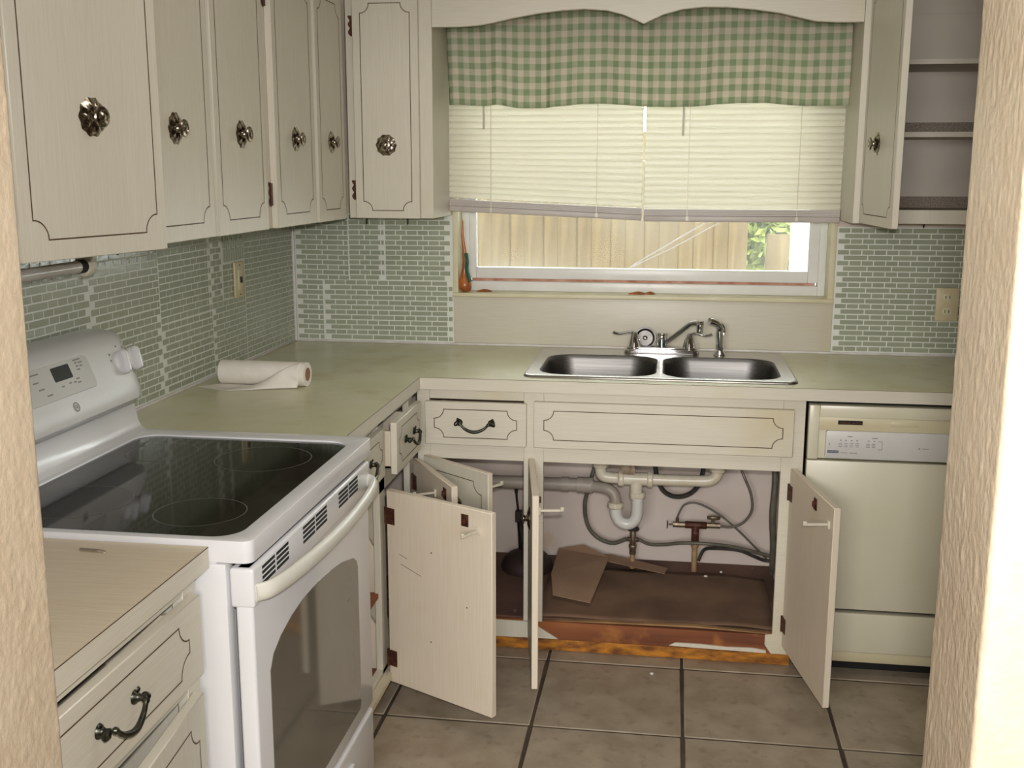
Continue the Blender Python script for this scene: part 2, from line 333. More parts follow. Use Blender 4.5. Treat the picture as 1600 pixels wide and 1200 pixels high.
# wall with the opening the photograph is taken through: rounded knock-down plaster corners
YF, YN, XL, XR = -3.01, -3.145, .844, 1.609
def jamb_side(x, sgn, xend):
    """profile kitchen face > corner > reveal > corner > dining face, pushed up in z and roughened"""
    R = .006; prof = []
    n = 26
    for k in range(n): prof.append((xend+(x+sgn*-R*-1-xend)*0+(x+sgn*R-xend)*k/(n-1), YF, 0, 1))
    for k in range(1, 5):
        a = pi/2*k/5; prof.append((x+sgn*(R-R*sin(a)), YF-R+R*cos(a), -sgn*sin(a), cos(a)))
    n = 46
    for k in range(n): prof.append((x, YF-R+(YN-YF+2*R)*k/(n-1), -sgn, 0))
    for k in range(1, 5):
        a = pi/2*k/5; prof.append((x+sgn*(R-R*cos(a)), YN+R-R*sin(a), -sgn*cos(a), -sin(a)))
    n = 80
    for k in range(n):
        t = (k/(n-1))**1.6; prof.append((x+sgn*R+(xend-x-sgn*R)*t, YN, 0, -1))
    zs = [0, .2, .4, .6, .75]+[.82+.0042*i for i in range(226)]+[1.85, 2.0, 2.2, 2.44]
    mb = MB(); vs = []
    for z in zs:
        for (a, b, nx, ny) in prof:
            p = Vector((a, b, z)); q = Vector((a*110, b*110, z*90))
            d = max(0, noise.noise(q)+.25*noise.noise(q*2.3)-.1)*.0009+noise.noise(Vector((a*9, b*9, z*6)))*.0010
            vs.append(p+Vector((nx, ny, 0))*d)
    n = len(prof)
    fs = [(j*n+i, j*n+i+1, (j+1)*n+i+1, (j+1)*n+i) for j in range(len(zs)-1) for i in range(n-1)]
    return mb.add(vs, fs)
wf = MB()
wf.add(*(lambda q: (q.v, q.f))(jamb_side(XL, -1, -.6)))
wf.add(*(lambda q: (q.v, q.f))(jamb_side(XR, 1, 3.12)))
wf.box(XL-.01, XR+.01, YN, YF, 2.06, 2.44)
wfo = struct('wall_front', wf, M['wall'], smooth=True)
struct('wall_hall_left', MB().box(-1.2, -1.1, -6.5, YN-.02, 0, 2.44), M['wall'])
struct('wall_hall_right', MB().box(4.1, 4.2, -6.5, YN-.02, 0, 2.44), M['wall'])
struct('wall_hall_end', MB().box(-1.2, 4.2, -6.6, -6.5, 0, 2.44).box(-1.2, -.55, YN, YF, 0, 2.44).box(3.1, 4.2, YN, YF, 0, 2.44), M['wall'])

# ------------------------------------------------------------------ outside
struct('ground_outside', MB().box(-6, 8, .14, 12, -.35, -.3), M['lawn'])
fe = root('board_fence', 'weathered vertical board fence standing outside beyond the window', 'fence', (.2, 2.5, -.3))
fb = mesh_of(MB().box(-.0525, .0525, -.004, .004, 0, 2.05), 'plank', bevel=.0015, seg=1); fb.materials.append(M['plank'])
x = 1.765
while x > -2.0:
    k = len(fe.children); inst('plank', fb, fe, (x-.2, .0082*(k % 2), random.uniform(-.02, .02))); x -= .099+random.uniform(-.003, .002)
for z in (.35, 1.75): part('rail', MB().box(-2.1, 1.82, 2.515, 2.55, z-.3, z-.21), M['plank'], fe)
sh = root('garden_shrub', 'bright green leafy shrub outside beside the end of the board fence', 'shrub', (2.05, 3.1, -.3))
lf = MB(); rs = random.Random(3)
for k in range(5000):
    a, b = rs.uniform(0, 2*pi), rs.uniform(-1, 1); rr = (rs.random()**.4)
    c = Vector((1.99+.22*rr*cos(a)*sqrt(1-b*b), 3.1+.3*rr*sin(a)*sqrt(1-b*b), 1.0+.75*rr*b))
    d1 = Vector((rs.gauss(0, 1), rs.gauss(0, 1), rs.gauss(0, 1))).normalized()*.05; d2 = d1.orthogonal().normalized()*.022
    lf.add([c-d1, c+d2, c+d1, c-d2], [(0, 1, 2, 3)])
part('foliage', lf, M['leaf'], sh, kind='stuff'); part('stem', MB().tube([(2.0, 3.1, -.3), (2.0, 3.1, .5)], .02, 8), M['rotwood'], sh)
single('white_post', MB().box(2.08, 2.20, 2.62, 2.74, -.3, 2.5).box(2.07, 2.21, 2.61, 2.75, -.3, -.1), M['postwhite'], 'square white post outside at the far end of the window view', 'post', bevel=.006)
single('leaning_board', MB().box(-.065, .065, -.012, .012, -.3, 1.19).xf(Matrix.Translation((1.955, 2.62, 0)) @ Matrix.Rotation(.04, 4, 'Y')), M['plank'], 'short brown board standing in front of the shrub outside', 'board', bevel=.003)

# ------------------------------------------------------------------ window
wi = root('window_1', None, None, (1.28, 0, WZ0)); wi['kind'] = 'structure'
def frame_mb(x0, x1, z0, z1, y0, y1, w):
    return MB().box(x0, x0+w, y0, y1, z0, z1).box(x1-w, x1, y0, y1, z0, z1).box(x0+w, x1-w, y0, y1, z0, z0+w).box(x0+w, x1-w, y0, y1, z1-w, z1)
part('sill', MB().box(WX0-.004, WX1+.004, -.022, .14, WZ0-.012, WZ0+.002), M['sill'], wi, bevel=.003)
part('casing', MB().box(WX0-.004, WX0+.016, -.006, .14, WZ0, WZ1).box(WX1-.016, WX1+.004, -.006, .14, WZ0, WZ1).box(WX0, WX1, -.004, .14, WZ1-.016, WZ1), M['sill'], wi, bevel=.002)
part('outer_frame', frame_mb(WX0+.016, WX1-.016, WZ0+.002, WZ1-.016, .075, .13, .026), M['alum'], wi, bevel=.002)
part('sash_frame', MB().box(.645, .676, .088, .122, 1.152, 1.98).box(1.872, 1.908, .088, .122, 1.152, 1.98).box(.676, 1.872, .088, .122, 1.152, 1.193).box(.676, 1.872, .088, .122, 1.95, 1.98), M['alum'], wi, bevel=.003)
part('gasket_strip', MB().box(.66, 1.90, .095, .115, 1.143, 1.152), M['gasket'], wi)
part('bottom_rail', MB().box(.645, 1.905, .07, .125, WZ0+.002, 1.143), M['alum'], wi, bevel=.003)
pane = part('pane', MB().box(.674, 1.874, .104, .107, 1.19, 1.955), M['pane'], wi)
ck = MB()
for dz, w in ((0, .003), (.014, .0022)):
    pts = [(1.244+dz*.4, 1.199), (1.30+dz, 1.236+dz*-.3), (1.36+dz*1.6, 1.272-dz*.5), (1.42+dz*2, 1.309-dz*.6), (1.53+dz*2.2, 1.375-dz*.7)]
    for (a, b), (c, d) in zip(pts[:-1], pts[1:]):
        ck.add([(a, .1035, b-w), (c, .1035, d-w), (c, .1035, d+w), (a, .1035, b+w)], [(0, 1, 2, 3)])
part('crack', ck, M['crack'], pane, label='white diagonal crack lines in the pane')

# ------------------------------------------------------------------ mosaic splashbacks
PU, PV, G = .0407, .01865, .0038
def brick_mesh(w, h, nm, d=.0007):
    b = MB(); x, z, i = w/2, h/2, .0004
    b.add([(-x, 0, -z), (x, 0, -z), (x, 0, z), (-x, 0, z), (-x+i, -d, -z+i), (x-i, -d, -z+i), (x-i, -d, z-i), (-x+i, -d, z-i)],
          [(4, 5, 6, 7), (0, 1, 5, 4), (1, 2, 6, 5), (2, 3, 7, 6), (3, 0, 4, 7)])
    me = mesh_of(b, nm); me.materials.append(M['brick']); return me
BM = {1: brick_mesh(PU-G, PV-G, 'brick'), 2: brick_mesh(2*PU-G, PV-G, 'brick_wide')}
def sheet(u0, u1, z0, z1, gap0, gap1, phase, tilt=0, flip=0):
    """bricks (u, z, width, kind, tilt) of one stick-on sheet between u0 and u1; gaps: rows start/end half a brick short"""
    out = []; rows = int(round((z1-z0)/PV)); pv = (z1-z0)/rows
    for r in range(rows):
        z = z0+(r+.5)*pv; odd = (r+phase) % 2
        u = u0+(PU*.5 if (odd and gap0) else 0); end = u1-(PU*.5 if ((not odd if flip else odd) and gap1) else 0)
        run = 0; long = bool(odd)
        while u < end-.008:
            w = 2*PU if long else PU
            if odd and not gap0 and u == u0: w = 1.5*PU
            w = min(w, end-u)
            out.append((u+w/2, z+tilt*(u+w/2-u0), w, tilt)); u += w
            run += 1
            if run >= (3 if long else 6): long = not long; run = 0
    return out
def splash(name, label, base, sheets, to3, rz, sheet_mb, prio):
    t = root(name, label, 'splashback', base)
    part('grout_sheet', sheet_mb, M['grout'], t)
    bs = [b for s in sheets for b in s]
    bs.sort(key=prio); near, far = bs[:300], bs[300:]
    cache = dict()
    for (u, z, w, tl) in near:
        k = round(w/PU*4)
        if k not in cache: cache[k] = BM[1] if k == 4 else BM[2] if k == 8 else brick_mesh(w-G, PV-G, 'brick_cut')
        o = inst('brick', cache[k], t, to3(u, z)-Vector(base)); o.rotation_mode = 'XYZ'
        o.matrix_basis = Matrix.Translation(o.location) @ Matrix.Rotation(rz, 4, 'Z') @ Matrix.Rotation(-tl, 4, 'Y')
    if far:
        mb = MB()
        for (u, z, w, tl) in far:
            me = brick_mesh(w-G, PV-G, 'tmp'); X = Matrix.Translation(to3(u, z)) @ Matrix.Rotation(rz, 4, 'Z') @ Matrix.Rotation(-tl, 4, 'Y')
            mb.add([X @ v.co for v in me.vertices], [tuple(p.vertices) for p in me.polygons]); bpy.data.meshes.remove(me)
        part('brick_field', mb, M['brick'], t, kind='stuff')
    return t
toB = lambda u, z: Vector((u, -.002, z))
splash('mosaic_splashback', 'sage green brick mosaic splashback on the back wall between the corner strip and the window', (.3, 0, .92),
       [sheet(.014, .216, 1.148, 1.385, 1, 0, 0, -.012), sheet(.217, .352, 1.148, 1.385, 0, 1, 1, 0), sheet(.354, .606, 1.148, 1.385, 0, 1, 1, 0, 0),
        sheet(.014, .118, .925, 1.147, 1, 0, 0, -.018), sheet(.120, .606, .925, 1.147, 1, 1, 1, 0, 1)],
       toB, 0, MB().box(.002, .609, -.002, 0, .922, 1.39), lambda b: -b[0])
splash('mosaic_splashback', 'sage green brick mosaic splashback under the open wall cabinet, around the outlet', (2.3, 0, .92),
       [sheet(1.956, 2.41, .925, 1.353, 1, 0, 0), sheet(2.412, 2.9, .925, 1.353, 1, 1, 1)],
       toB, 0, MB().box(1.952, 2.95, -.002, 0, .922, 1.356), lambda b: b[0])
# left wall: u runs along +y
toL = lambda u, z: Vector((.002, u, z))
Ls = []; rs = random.Random(11); u = -2.20; k = 0
for w, zsplit in ((.36, 1.14), (.40, 1.10), (.36, 1.17), (.34, 1.12)):
    Ls.append(sheet(u, u+w, .925, zsplit-.001, k % 2, (k+1) % 2, k, 0, k % 2)); Ls.append(sheet(u, u+w, zsplit, zsplit+PV*round((1.378-zsplit)/PV), (k+1) % 2, k % 2, k+1, .004*(k % 2), 0)); u += w+.002; k += 1
Ls.append(sheet(u, -.47, .925, 1.14, 1, 0, 1)); Ls.append(sheet(u, -.645, 1.14, 1.383, 1, 1, 0))
Ls.append(sheet(-.468, -.012, .925, 1.385, 0, 0, 1, -.004)); Ls.append(sheet(-.643, -.47, 1.142, 1.252, 0, 0, 0))
sb = splash('mosaic_splashback', 'sage green brick mosaic splashback on the side wall behind the stove and paper roll', (0, -1.1, .92),
       Ls, toL, pi/2, MB().box(.0004, .002, -2.25, -.002, .922, 1.385), lambda b: b[0])
vm = MB()
for i in range(9):
    for z0, z1 in (((1.258, 1.33), (1.333, 1.382)) if i % 2 else ((1.258, 1.298), (1.301, 1.382))):
        y = -.638+i*.0185
        vm.add([(.002, y, z0), (.002, y+.0155, z0), (.002, y+.0155, z1), (.002, y, z1), (.0052, y+.001, z0+.001), (.0052, y+.0145, z0+.001), (.0052, y+.0145, z1-.001), (.0052, y+.001, z1-.001)],
               [(4, 5, 6, 7), (0, 1, 5, 4), (1, 2, 6, 5), (2, 3, 7, 6), (3, 0, 4, 7)])
part('upright_bricks', vm, M['brick'], sb, kind='stuff', label='patch of bricks set upright above the switch')
struct('trim_1', MB().tube([(.006, -.006, .918), (.006, -.006, 1.385)], .0065, 8), M['caulk'], smooth=True)
struct('trim_2', MB().box(.0, 2.98, -.006, 0, .914, .9225).box(0, .006, -1.45, 0, .914, .9215), M['caulk'], bevel=.002)
single('laminate_splash_panel', MB().box(.611, 1.951, -.004, 0, .923, 1.094), M['laminate_h'], 'plain cream laminate panel on the wall below the window sill', 'panel', bevel=.001)

# ------------------------------------------------------------------ hardware meshes (outwards = +Y, up = +Z)
def knob_mesh():
    mb = MB(); nr, ns = 9, 40; vs = []
    for i in range(nr+1):
        t = i/nr
        for k in range(ns):
            a = 2*pi*k/ns; R = .034*(1+.05*cos(10*a)*t)
            h = .0035+.0035*cos((1-t)*pi*.5)*0+.0045*sin(pi*min(1, t*1.25))**1*(1+.5*cos(10*a))*(.4+.6*t)-(.005*max(0, t-.86)/.14)
            r = R*t; vs.append((r*cos(a), max(h, 0), r*sin(a)))
    for k in range(ns): vs.append((.034*(1+.05*cos(10*2*pi*k/ns))*cos(2*pi*k/ns), 0, .034*(1+.05*cos(10*2*pi*k/ns))*sin(2*pi*k/ns)))
    fs = [(i*ns+k, i*ns+(k+1) % ns, (i+1)*ns+(k+1) % ns, (i+1)*ns+k) for i in range(nr+1) for k in range(ns)]
    mb.add(vs, fs)
    mb.lathe([(.013, .004), (.009, .009), (.008, .014), (.011, .017), (.0185, .0190), (.0195, .021), (.0175, .0235), (.012, .0245), (.0095, .0225), (.006, .0255), (.001, .0265)], (0, 0, 0), (0, 1, 0), 24)
    me = mesh_of(mb, 'knob', smooth=True); me.materials.append(M['nickel']); return me
KNOB = knob_mesh()
def bail_mesh(half=.051):
    mb = MB()
    for s in (-1, 1):
        x = s*half
        mb.lathe([(.0115, 0), (.0105, .003), (.007, .006), (.005, .011), (.006, .016), (.003, .019)], (x, 0, 0), (0, 1, 0), 14)
        mb.lathe([(.001, 0), (.006, .002), (.0075, .009), (.004, .014), (.001, .016)], (x+s*.002, .014, .004), (s*.7, .1, -.75), 10)
        mb.lathe([(.001, 0), (.0045, .001), (.003, .004), (.001, .005)], (x+s*.004, .003, .011), (0, 1, 0), 8)
    pts = crom([(-half, .017, .002), (-half*.86, .022, -.001), (-half*.62, .024, -.013), (-half*.3, .026, -.021), (0, .027, -.0235), (half*.3, .026, -.021), (half*.62, .024, -.013), (half*.86, .022, -.001), (half, .017, .002)], 4)
    n = len(pts); mb.tube(pts, .004, 10, rads=[.0032+.0022*sin(pi*i/(n-1))**2+(.0022 if i in (3, 4, n-4, n-5) else 0) for i in range(n)])
    me = mesh_of(mb, 'bail_handle', smooth=True); me.materials.append(M['bronze']); return me
BAIL = bail_mesh()
def hinge_mesh():
    mb = MB(); pts = []
    for i in range(21):
        z = -.032+.064*i/20; pts.append((.006+.0075*abs(sin(2.6*pi*i/20)), z))
    poly = [(-.001, -.032)]+pts+[(-.001, .032)]
    n = len(poly); mb.prism(poly, 'y', 0, .002); mb.tube([(0, .003, -.03), (0, .003, .03)], .0035, 8)
    me = mesh_of(mb, 'hinge'); me.materials.append(M['rust']); return me
HINGE = hinge_mesh()
def plain_hinge_mesh():
    mb = MB().box(-.004, .028, 0, .0022, -.024, .024).tube([(-.004, .002, -.026), (-.004, .002, .026)], .004, 8).lathe([(.003, 0), (.003, .0032), (.001, .0036)], (.018, .001, .013), (0, 1, 0), 8).lathe([(.003, 0), (.003, .0032), (.001, .0036)], (.018, .001, -.013), (0, 1, 0), 8)
    me = mesh_of(mb, 'plain_hinge'); me.materials.append(M['rust']); return me
PHINGE = plain_hinge_mesh()
CATCH = mesh_of(MB().box(-.012, .012, 0, .003, -.017, .017).box(-.006, .006, .003, .009, -.008, .008), 'catch_plate', bevel=.001); CATCH.materials.append(M['rust'])
def latch_mesh():
    mb = MB().box(-.007, .007, 0, .006, -.011, .011)
    mb.prism([(-.0045, .004), (.0045, .004), (.0045, .062), (-.0045, .062)], 'z', -.002, .004); mb.prism([(-.004, .062), (.004, .062), (.002, .072), (-.002, .072)], 'z', -.002, .010)
    mb.v = [Vector((v.x, v.y, v.z)) for v in mb.v]
    me = mesh_of(mb, 'safety_latch', bevel=.0008, seg=1); me.materials.append(M['plasticwhite']); return me
LATCH = latch_mesh()
def groove_mb(W_, H_, mu, mv, R, y, step=.006, w=.0023):
    """closed line with scooped corners on the plane y, as a narrow ribbon"""
    x0, x1, z0, z1 = mu, W_-mu, mv, H_-mv; pts = []
    a0 = math.asin(min(.9, step/R))
    for cx, cz, st in ((x0, z0, pi/2), (x1, z0, pi), (x1, z1, 1.5*pi), (x0, z1, 2*pi)):
        # arc about the corner itself, bulging towards the middle of the door
        arc = [(cx+R*cos(st-a0-(pi/2-2*a0)*k/7), cz+R*sin(st-a0-(pi/2-2*a0)*k/7)) for k in range(8)]
        first = {pi/2: (x0, arc[0][1]), pi: (arc[0][0], z0), 1.5*pi: (x1, arc[0][1]), 2*pi: (arc[0][0], z1)}[st]
        last = {pi/2: (arc[-1][0], z0), pi: (x1, arc[-1][1]), 1.5*pi: (arc[-1][0], z1), 2*pi: (x0, arc[-1][1])}[st]
        pts += [first]+arc+[last]
    q = [pts[0]]
    for p in pts[1:]:
        if (p[0]-q[-1][0])**2+(p[1]-q[-1][1])**2 > 1e-8: q.append(p)
    n = len(q); ins, out = [], []
    for i in range(n):
        a, b, c = Vector(q[i-1]), Vector(q[i]), Vector(q[(i+1) % n])
        d1, d2 = (b-a).normalized(), (c-b).normalized(); n1 = Vector((-d1.y, d1.x)); n2 = Vector((-d2.y, d2.x)); nn = (n1+n2)
        nn = nn.normalized()/max(.5, nn.normalized().dot(n1)) if nn.length > 1e-4 else n1
        ins.append(b+nn*w/2*1.15); out.append(b-nn*w/2*1.15)
    mb = MB(); mb.add([(p.x, y, p.y) for p in ins]+[(p.x, y, p.y) for p in out], [(i, (i+1) % n, n+(i+1) % n, n+i) for i in range(n)]); return mb
def groove_for(parent, W_, H_, mu, mv, R, s, th, **k):
    g = groove_mb(W_, H_, mu, mv, R, s*(th+.0005), **k)
    return part('groove_line', g, M['groove'], parent)
def door(par, base, hinge, d, W_, z0, z1, s, th=.019, mu=.034, mv=.036, R=.036, knob=None, hinges='fancy', inner=False, hx=0, label=None, m=None, bscale=1):
    """a cabinet door: local X from the hinge to the free edge, front towards s*Y"""
    ang = atan2(d[1], d[0]); H_ = z1-z0
    b = MB().box(0, W_, 0, s*th, 0, H_)
    me = mesh_of(b, 'door', bevel=.0018, seg=1); me.materials.append(m or (M['inner'] if inner else M['laminate']))
    if inner:   # laminate front and edges, painted back
        me.materials.append(M['laminate'])
        for p in me.polygons:
            if p.normal.y*s > .5: p.material_index = 1
    o = inst('door', me, par, Vector((hinge[0], hinge[1], z0))-OFF[par.name], ang, label=label)
    groove_for(o, W_, H_, mu, mv, R, s, th)
    if knob:
        inst('knob', KNOB, o, (knob[0], s*th, knob[1]), 0 if s > 0 else pi)
    if hinges:
        for hz in (H_*.13, H_*.87):
            if hinges == 'fancy': inst('hinge', HINGE, o, (-.004, s*.001, hz), 0 if s > 0 else pi, 0, 0 if s < 0 else pi)
            else: inst('hinge', PHINGE, o, (.004, 0, hz), pi if s > 0 else 0, 0, pi if s > 0 else pi*0) if False else inst('hinge', PHINGE, o, (.002, 0, hz), 0, 0 if s < 0 else pi, 0)
    return o
def drawer(par, x0, z0, W_, H_, face, axis, s, out=0, th=.019, mu=.03, mv=.024, R=.03, handle=True, name='drawer', depth=.35, m=None):
    """front on the plane through `face`; axis 'x': front looks to -Y and runs along +X; axis 'y': front looks to +X and runs along +Y"""
    ang = 0 if axis == 'x' else pi/2
    b = MB().box(0, W_, -th, 0, 0, H_)
    me = mesh_of(b, name, bevel=.0018, seg=1); me.materials.append(m or M['laminate_h'])
    p = Vector((x0, face-out, z0)) if axis == 'x' else Vector((face+out, x0, z0))
    o = inst(name, me, par, p-OFF[par.name], ang)
    groove_for(o, W_, H_, mu, mv, R, -1, th, step=.003)
    if handle: inst('bail_handle', BAIL, o, (W_/2, -th, H_/2+.004), pi)
    if out or depth:
        bx = MB().box(.02, W_-.02, 0, depth, .012, .018).box(.02, .03, 0, depth, .012, H_-.03).box(W_-.03, W_-.02, 0, depth, .012, H_-.03)
        part('drawer_box', bx, M['inner'], o)
    return o

# ------------------------------------------------------------------ wall cabinets, side wall
FX = .312
def box_cab(mb, x0, x1, y0, y1, z0, z1, t=.016, front=None):
    return mb
ZB, ZT = 1.386, 2.095
def left_cab(label, y0, y1, rails):
    t = root('wall_cabinet', label, 'cabinet', (.15, (y0+y1)/2, ZB), 'wall cabinets along the side wall')
    b = MB().box(.001, FX-.02, y0+.001, y0+.017, ZB, ZT).box(.001, FX-.02, y1-.017, y1-.001, ZB, ZT).box(.001, FX-.02, y0+.017, y1-.017, ZB+.02, ZB+.036).box(.001, FX-.02, y0+.017, y1-.017, ZT-.016, ZT).box(.001, .006, y0+.017, y1-.017, ZB, ZT)
    part('cabinet_box', b, M['laminate'], t)
    f = MB().box(FX-.02, FX, y0+.001, y1-.001, ZB, ZB+.045).box(FX-.02, FX, y0+.001, y1-.001, ZT-.045, ZT)
    for a, c in rails: f.box(FX-.02, FX, a, c, ZB+.045, ZT-.045)
    part('face_frame', f, M['laminate'], t, bevel=.0015, seg=1); return t
DT = .019
A = left_cab('wall cabinet above the stove with its wide nearer door standing ajar', -2.25, -1.425, ((-2.249, -2.20), (-1.84, -1.78), (-1.46, -1.426)))
door(A, 0, (FX+.002, -2.207), (.075, .371), .378, ZB, ZT-.01, -1, knob=(.189, .245), mu=.028, mv=.036, R=.034)
door(A, 0, (FX, -1.80), (0, 1), .37, ZB, ZT-.01, -1, knob=(.185, .242), hinges=None, mu=.03)
B_ = left_cab('narrow wall cabinet above the switch plate, one closed door and a round knob', -1.423, -1.062, ((-1.422, -1.39), (-1.10, -1.063)))
door(B_, 0, (FX, -1.412), (0, 1), .325, ZB, ZT-.01, -1, knob=(.1625, .242), hinges=None, mu=.03)
C_ = left_cab('two-door wall cabinet nearest the corner with a rusty hinge between doors', -1.06, -.315, ((-1.059, -.99), (-.70, -.645), (-.40, -.316)))
door(C_, 0, (FX, -1.018), (0, 1), .328, ZB, ZT-.01, -1, knob=(.164, .242), hinges='fancy', mu=.03)
door(C_, 0, (FX, -.662), (0, 1), .272, ZB, ZT-.01, -1, knob=(.136, .242), hinges=None, mu=.03)
# wall cabinet on the back wall beside the window
D_ = root('wall_cabinet', 'narrow single-door wall cabinet on the back wall beside the window, facing the room', 'cabinet', (.46, -.15, ZB))
part('cabinet_box', MB().box(.59, .606, -FX+.02, -.001, ZB, 2.2).box(.33, .346, -FX+.02, -.001, ZB, 2.2).box(.346, .59, -FX+.02, -.001, ZB+.02, ZB+.036).box(.346, .59, -.006, -.001, ZB, 2.2), M['laminate'], D_, bevel=.001, seg=1)
part('face_frame', MB().box(.319, .36, -FX, -FX+.02, ZB, 2.2).box(.54, .607, -FX, -FX+.02, ZB, 2.2).box(.36, .54, -FX, -FX+.02, ZB, ZB+.045).box(.36, .54, -FX, -FX+.02, 2.1, 2.2), M['laminate'], D_, bevel=.0015, seg=1)
door(D_, 0, (.347, -FX), (1, 0), .218, ZB, 2.095, -1, knob=(.107, .238), mu=.027, mv=.026, R=.03)
# scalloped board
sc = [(.609, 2.2), (.609, 1.993), (.70, 1.993), (.757, 1.996), (.81, 2.004), (.87, 2.016), (.95, 2.029), (1.03, 2.037), (1.10, 2.040), (1.17, 2.034), (1.22, 2.021), (1.262, 2.003), (1.285, 1.992),
      (1.308, 2.003), (1.345, 2.019), (1.40, 2.033), (1.47, 2.039), (1.54, 2.037), (1.62, 2.029), (1.70, 2.017), (1.76, 2.002), (1.806, 1.991), (1.87, 1.987), (1.949, 1.986), (1.949, 2.2)]
single('scalloped_valance_board', MB().prism(sc, 'y', -.322, -.303), M['laminate_h'], 'cream board with a scalloped lower edge spanning above the curtain', 'board', bevel=.0015, seg=1)
# open wall cabinet
E_ = root('wall_cabinet', 'open wall cabinet with bare shelves, its door swung wide beside the window', 'cabinet', (2.3, -.15, ZB))
for a in (1.951, 2.734): part('side_panel', MB().box(a, a+.016, -FX+.02, -.001, 1.381, 2.2), M['laminate'], E_, bevel=.001, seg=1)
part('back_panel', MB().box(1.967, 2.734, -.006, -.001, 1.381, 2.2).box(1.967, 2.734, -.008, -.006, 2.048, 2.052), M['shelfpaint'], E_)
part('face_frame', MB().box(1.951, 1.99, -FX, -FX+.02, 1.381, 2.2).box(2.71, 2.75, -FX, -FX+.02, 1.381, 2.2).box(1.99, 2.71, -FX, -FX+.02, 1.381, 1.424), M['laminate'], E_, bevel=.0015, seg=1)
for z in (1.408, 1.650, 1.868):
    sh_ = part('shelf', MB().box(1.968, 2.733, -.285, -.008, z-.004, z+.012), M['shelfpaint'], E_, bevel=.001, seg=1)
    if z < 1.86:
        part('shelf_liner', MB().box(1.975, 2.725, -.27, -.012, z+.0125, z+.0145).box(1.975, 2.725, -.0155, -.012, z+.0145, z+.052), M['liner'], sh_)
door(E_, 0, (1.988, -.315), (.026, -.388), .389, 1.383, 2.095, -1, knob=(.17, .238), mu=.03, mv=.03, R=.03)
# cup hooks below the cabinets
def hook(x, y, label):
    mb = MB().tube([(x, y, 1.386), (x, y, 1.374)], .0016, 6).lathe([(.005, 0), (.004, .002), (.002, .003)], (x, y, 1.383), (0, 0, 1), 10)
    mb.tube([(x, y, 1.374)]+[(x, y-.007+.007*cos(a), 1.374-.009*sin(a)) for a in [radians(q) for q in range(20, 251, 23)]], .0015, 6)
    single('cup_hook', mb, M['bronze'], label, 'hook', 'cup hooks under the cabinets', smooth=True)
hook(.367, -.27, 'small cup hook nearer the corner under the narrow back wall cabinet'); hook(.509, -.27, 'small cup hook nearer the window under the narrow back wall cabinet')
hook(.24, -1.72, 'small cup hook under the wall cabinet above the stove'); hook(2.19, -.2, 'small cup hook under the open wall cabinet')
# lamp tube under the cabinet
tl = root('tube_lamp', 'unlit grey tube lamp with a white end socket fixed under the wall cabinet', 'lamp', (.15, -1.95, 1.30))
part('tube', MB().tube([(.15, -2.22, 1.338), (.15, -1.72, 1.338)], .0135, 16), M['tubelamp'], tl, smooth=True)
part('end_cap', MB().tube([(.15, -1.735, 1.338), (.15, -1.712, 1.338)], .0145, 16), M['slot'], tl, smooth=True)
part('socket', MB().prism([(.132, 1.386), (.168, 1.386), (.168, 1.335), (.165, 1.325), (.158, 1.318), (.15, 1.315), (.142, 1.318), (.135, 1.325), (.132, 1.335)], 'y', -1.712, -1.684), M['pvc'], tl, bevel=.003)

# ------------------------------------------------------------------ curtain and blinds
cu = root('gingham_valance', 'green and cream gingham valance curtain hanging under the scalloped board', 'curtain', (1.28, -.11, 1.757))
def cloth():
    nx, nz_ = 220, 24; x0, x1 = .612, 1.946; mb = MB(); uv = []
    prev = None; arc = 0; cols = []
    for i in range(nx+1):
        t = i/nx; x = x0+(x1-x0)*t
        amp = .012+.004*sin(7*t)
        f = amp*sin(2*pi*(t*6.2+.35*sin(t*9)))+.006*sin(2*pi*t*15.3)
        for c, h in ((.147, .022), (.255, .012), (.66, .013), (.86, .012)): f -= h*math.exp(-((t-c)/.012)**2)
        cols.append((x, f))
    for j in range(nz_+1):
        v = j/nz_
        for i in range(nx+1):
            x, f = cols[i]; k = .45+.75*v
            zb = 1.757+.006*sin(2*pi*(i/nx*2.7+.2))+(.008*math.exp(-((i/nx-.135)/.03)**2))
            z = 2.085+(zb-2.085)*v
            xx = x+(.012 if i < nx*.2 else -.0)*v*(1-i/(nx*.2)) if i < nx*.2 else x
            mb.v.append(Vector((xx, -.115-f*k, z))); 
    arcs = [0]
    for i in range(nx):
        arcs.append(arcs[-1]+sqrt((cols[i+1][0]-cols[i][0])**2+(.9*(cols[i+1][1]-cols[i][1]))**2))
    for j in range(nz_):
        for i in range(nx): mb.f.append((j*(nx+1)+i, j*(nx+1)+i+1, (j+1)*(nx+1)+i+1, (j+1)*(nx+1)+i))
    me = bpy.data.meshes.new('cloth'); me.from_pydata([tuple(v-OFF[cu.name]) for v in mb.v], [], mb.f)
    ul = me.uv_layers.new(name='UVMap')
    for p in me.polygons:
        p.use_smooth = True
        for li in p.loop_indices:
            vi = me.loops[li].vertex_index; i, j = vi % (nx+1), vi//(nx+1); ul.data[li].uv = (arcs[i], -.328*j/nz_)
    me.materials.append(M['gingham']); o = bpy.data.objects.new('cloth', me); link(o, cu)
    so = o.modifiers.new('thickness', 'SOLIDIFY'); so.thickness = .0012
    return o
cloth()
part('curtain_rod', MB().tube([(.608, -.115, 2.088), (1.95, -.115, 2.088)], .007, 10), M['plasticwhite'], cu, smooth=True)
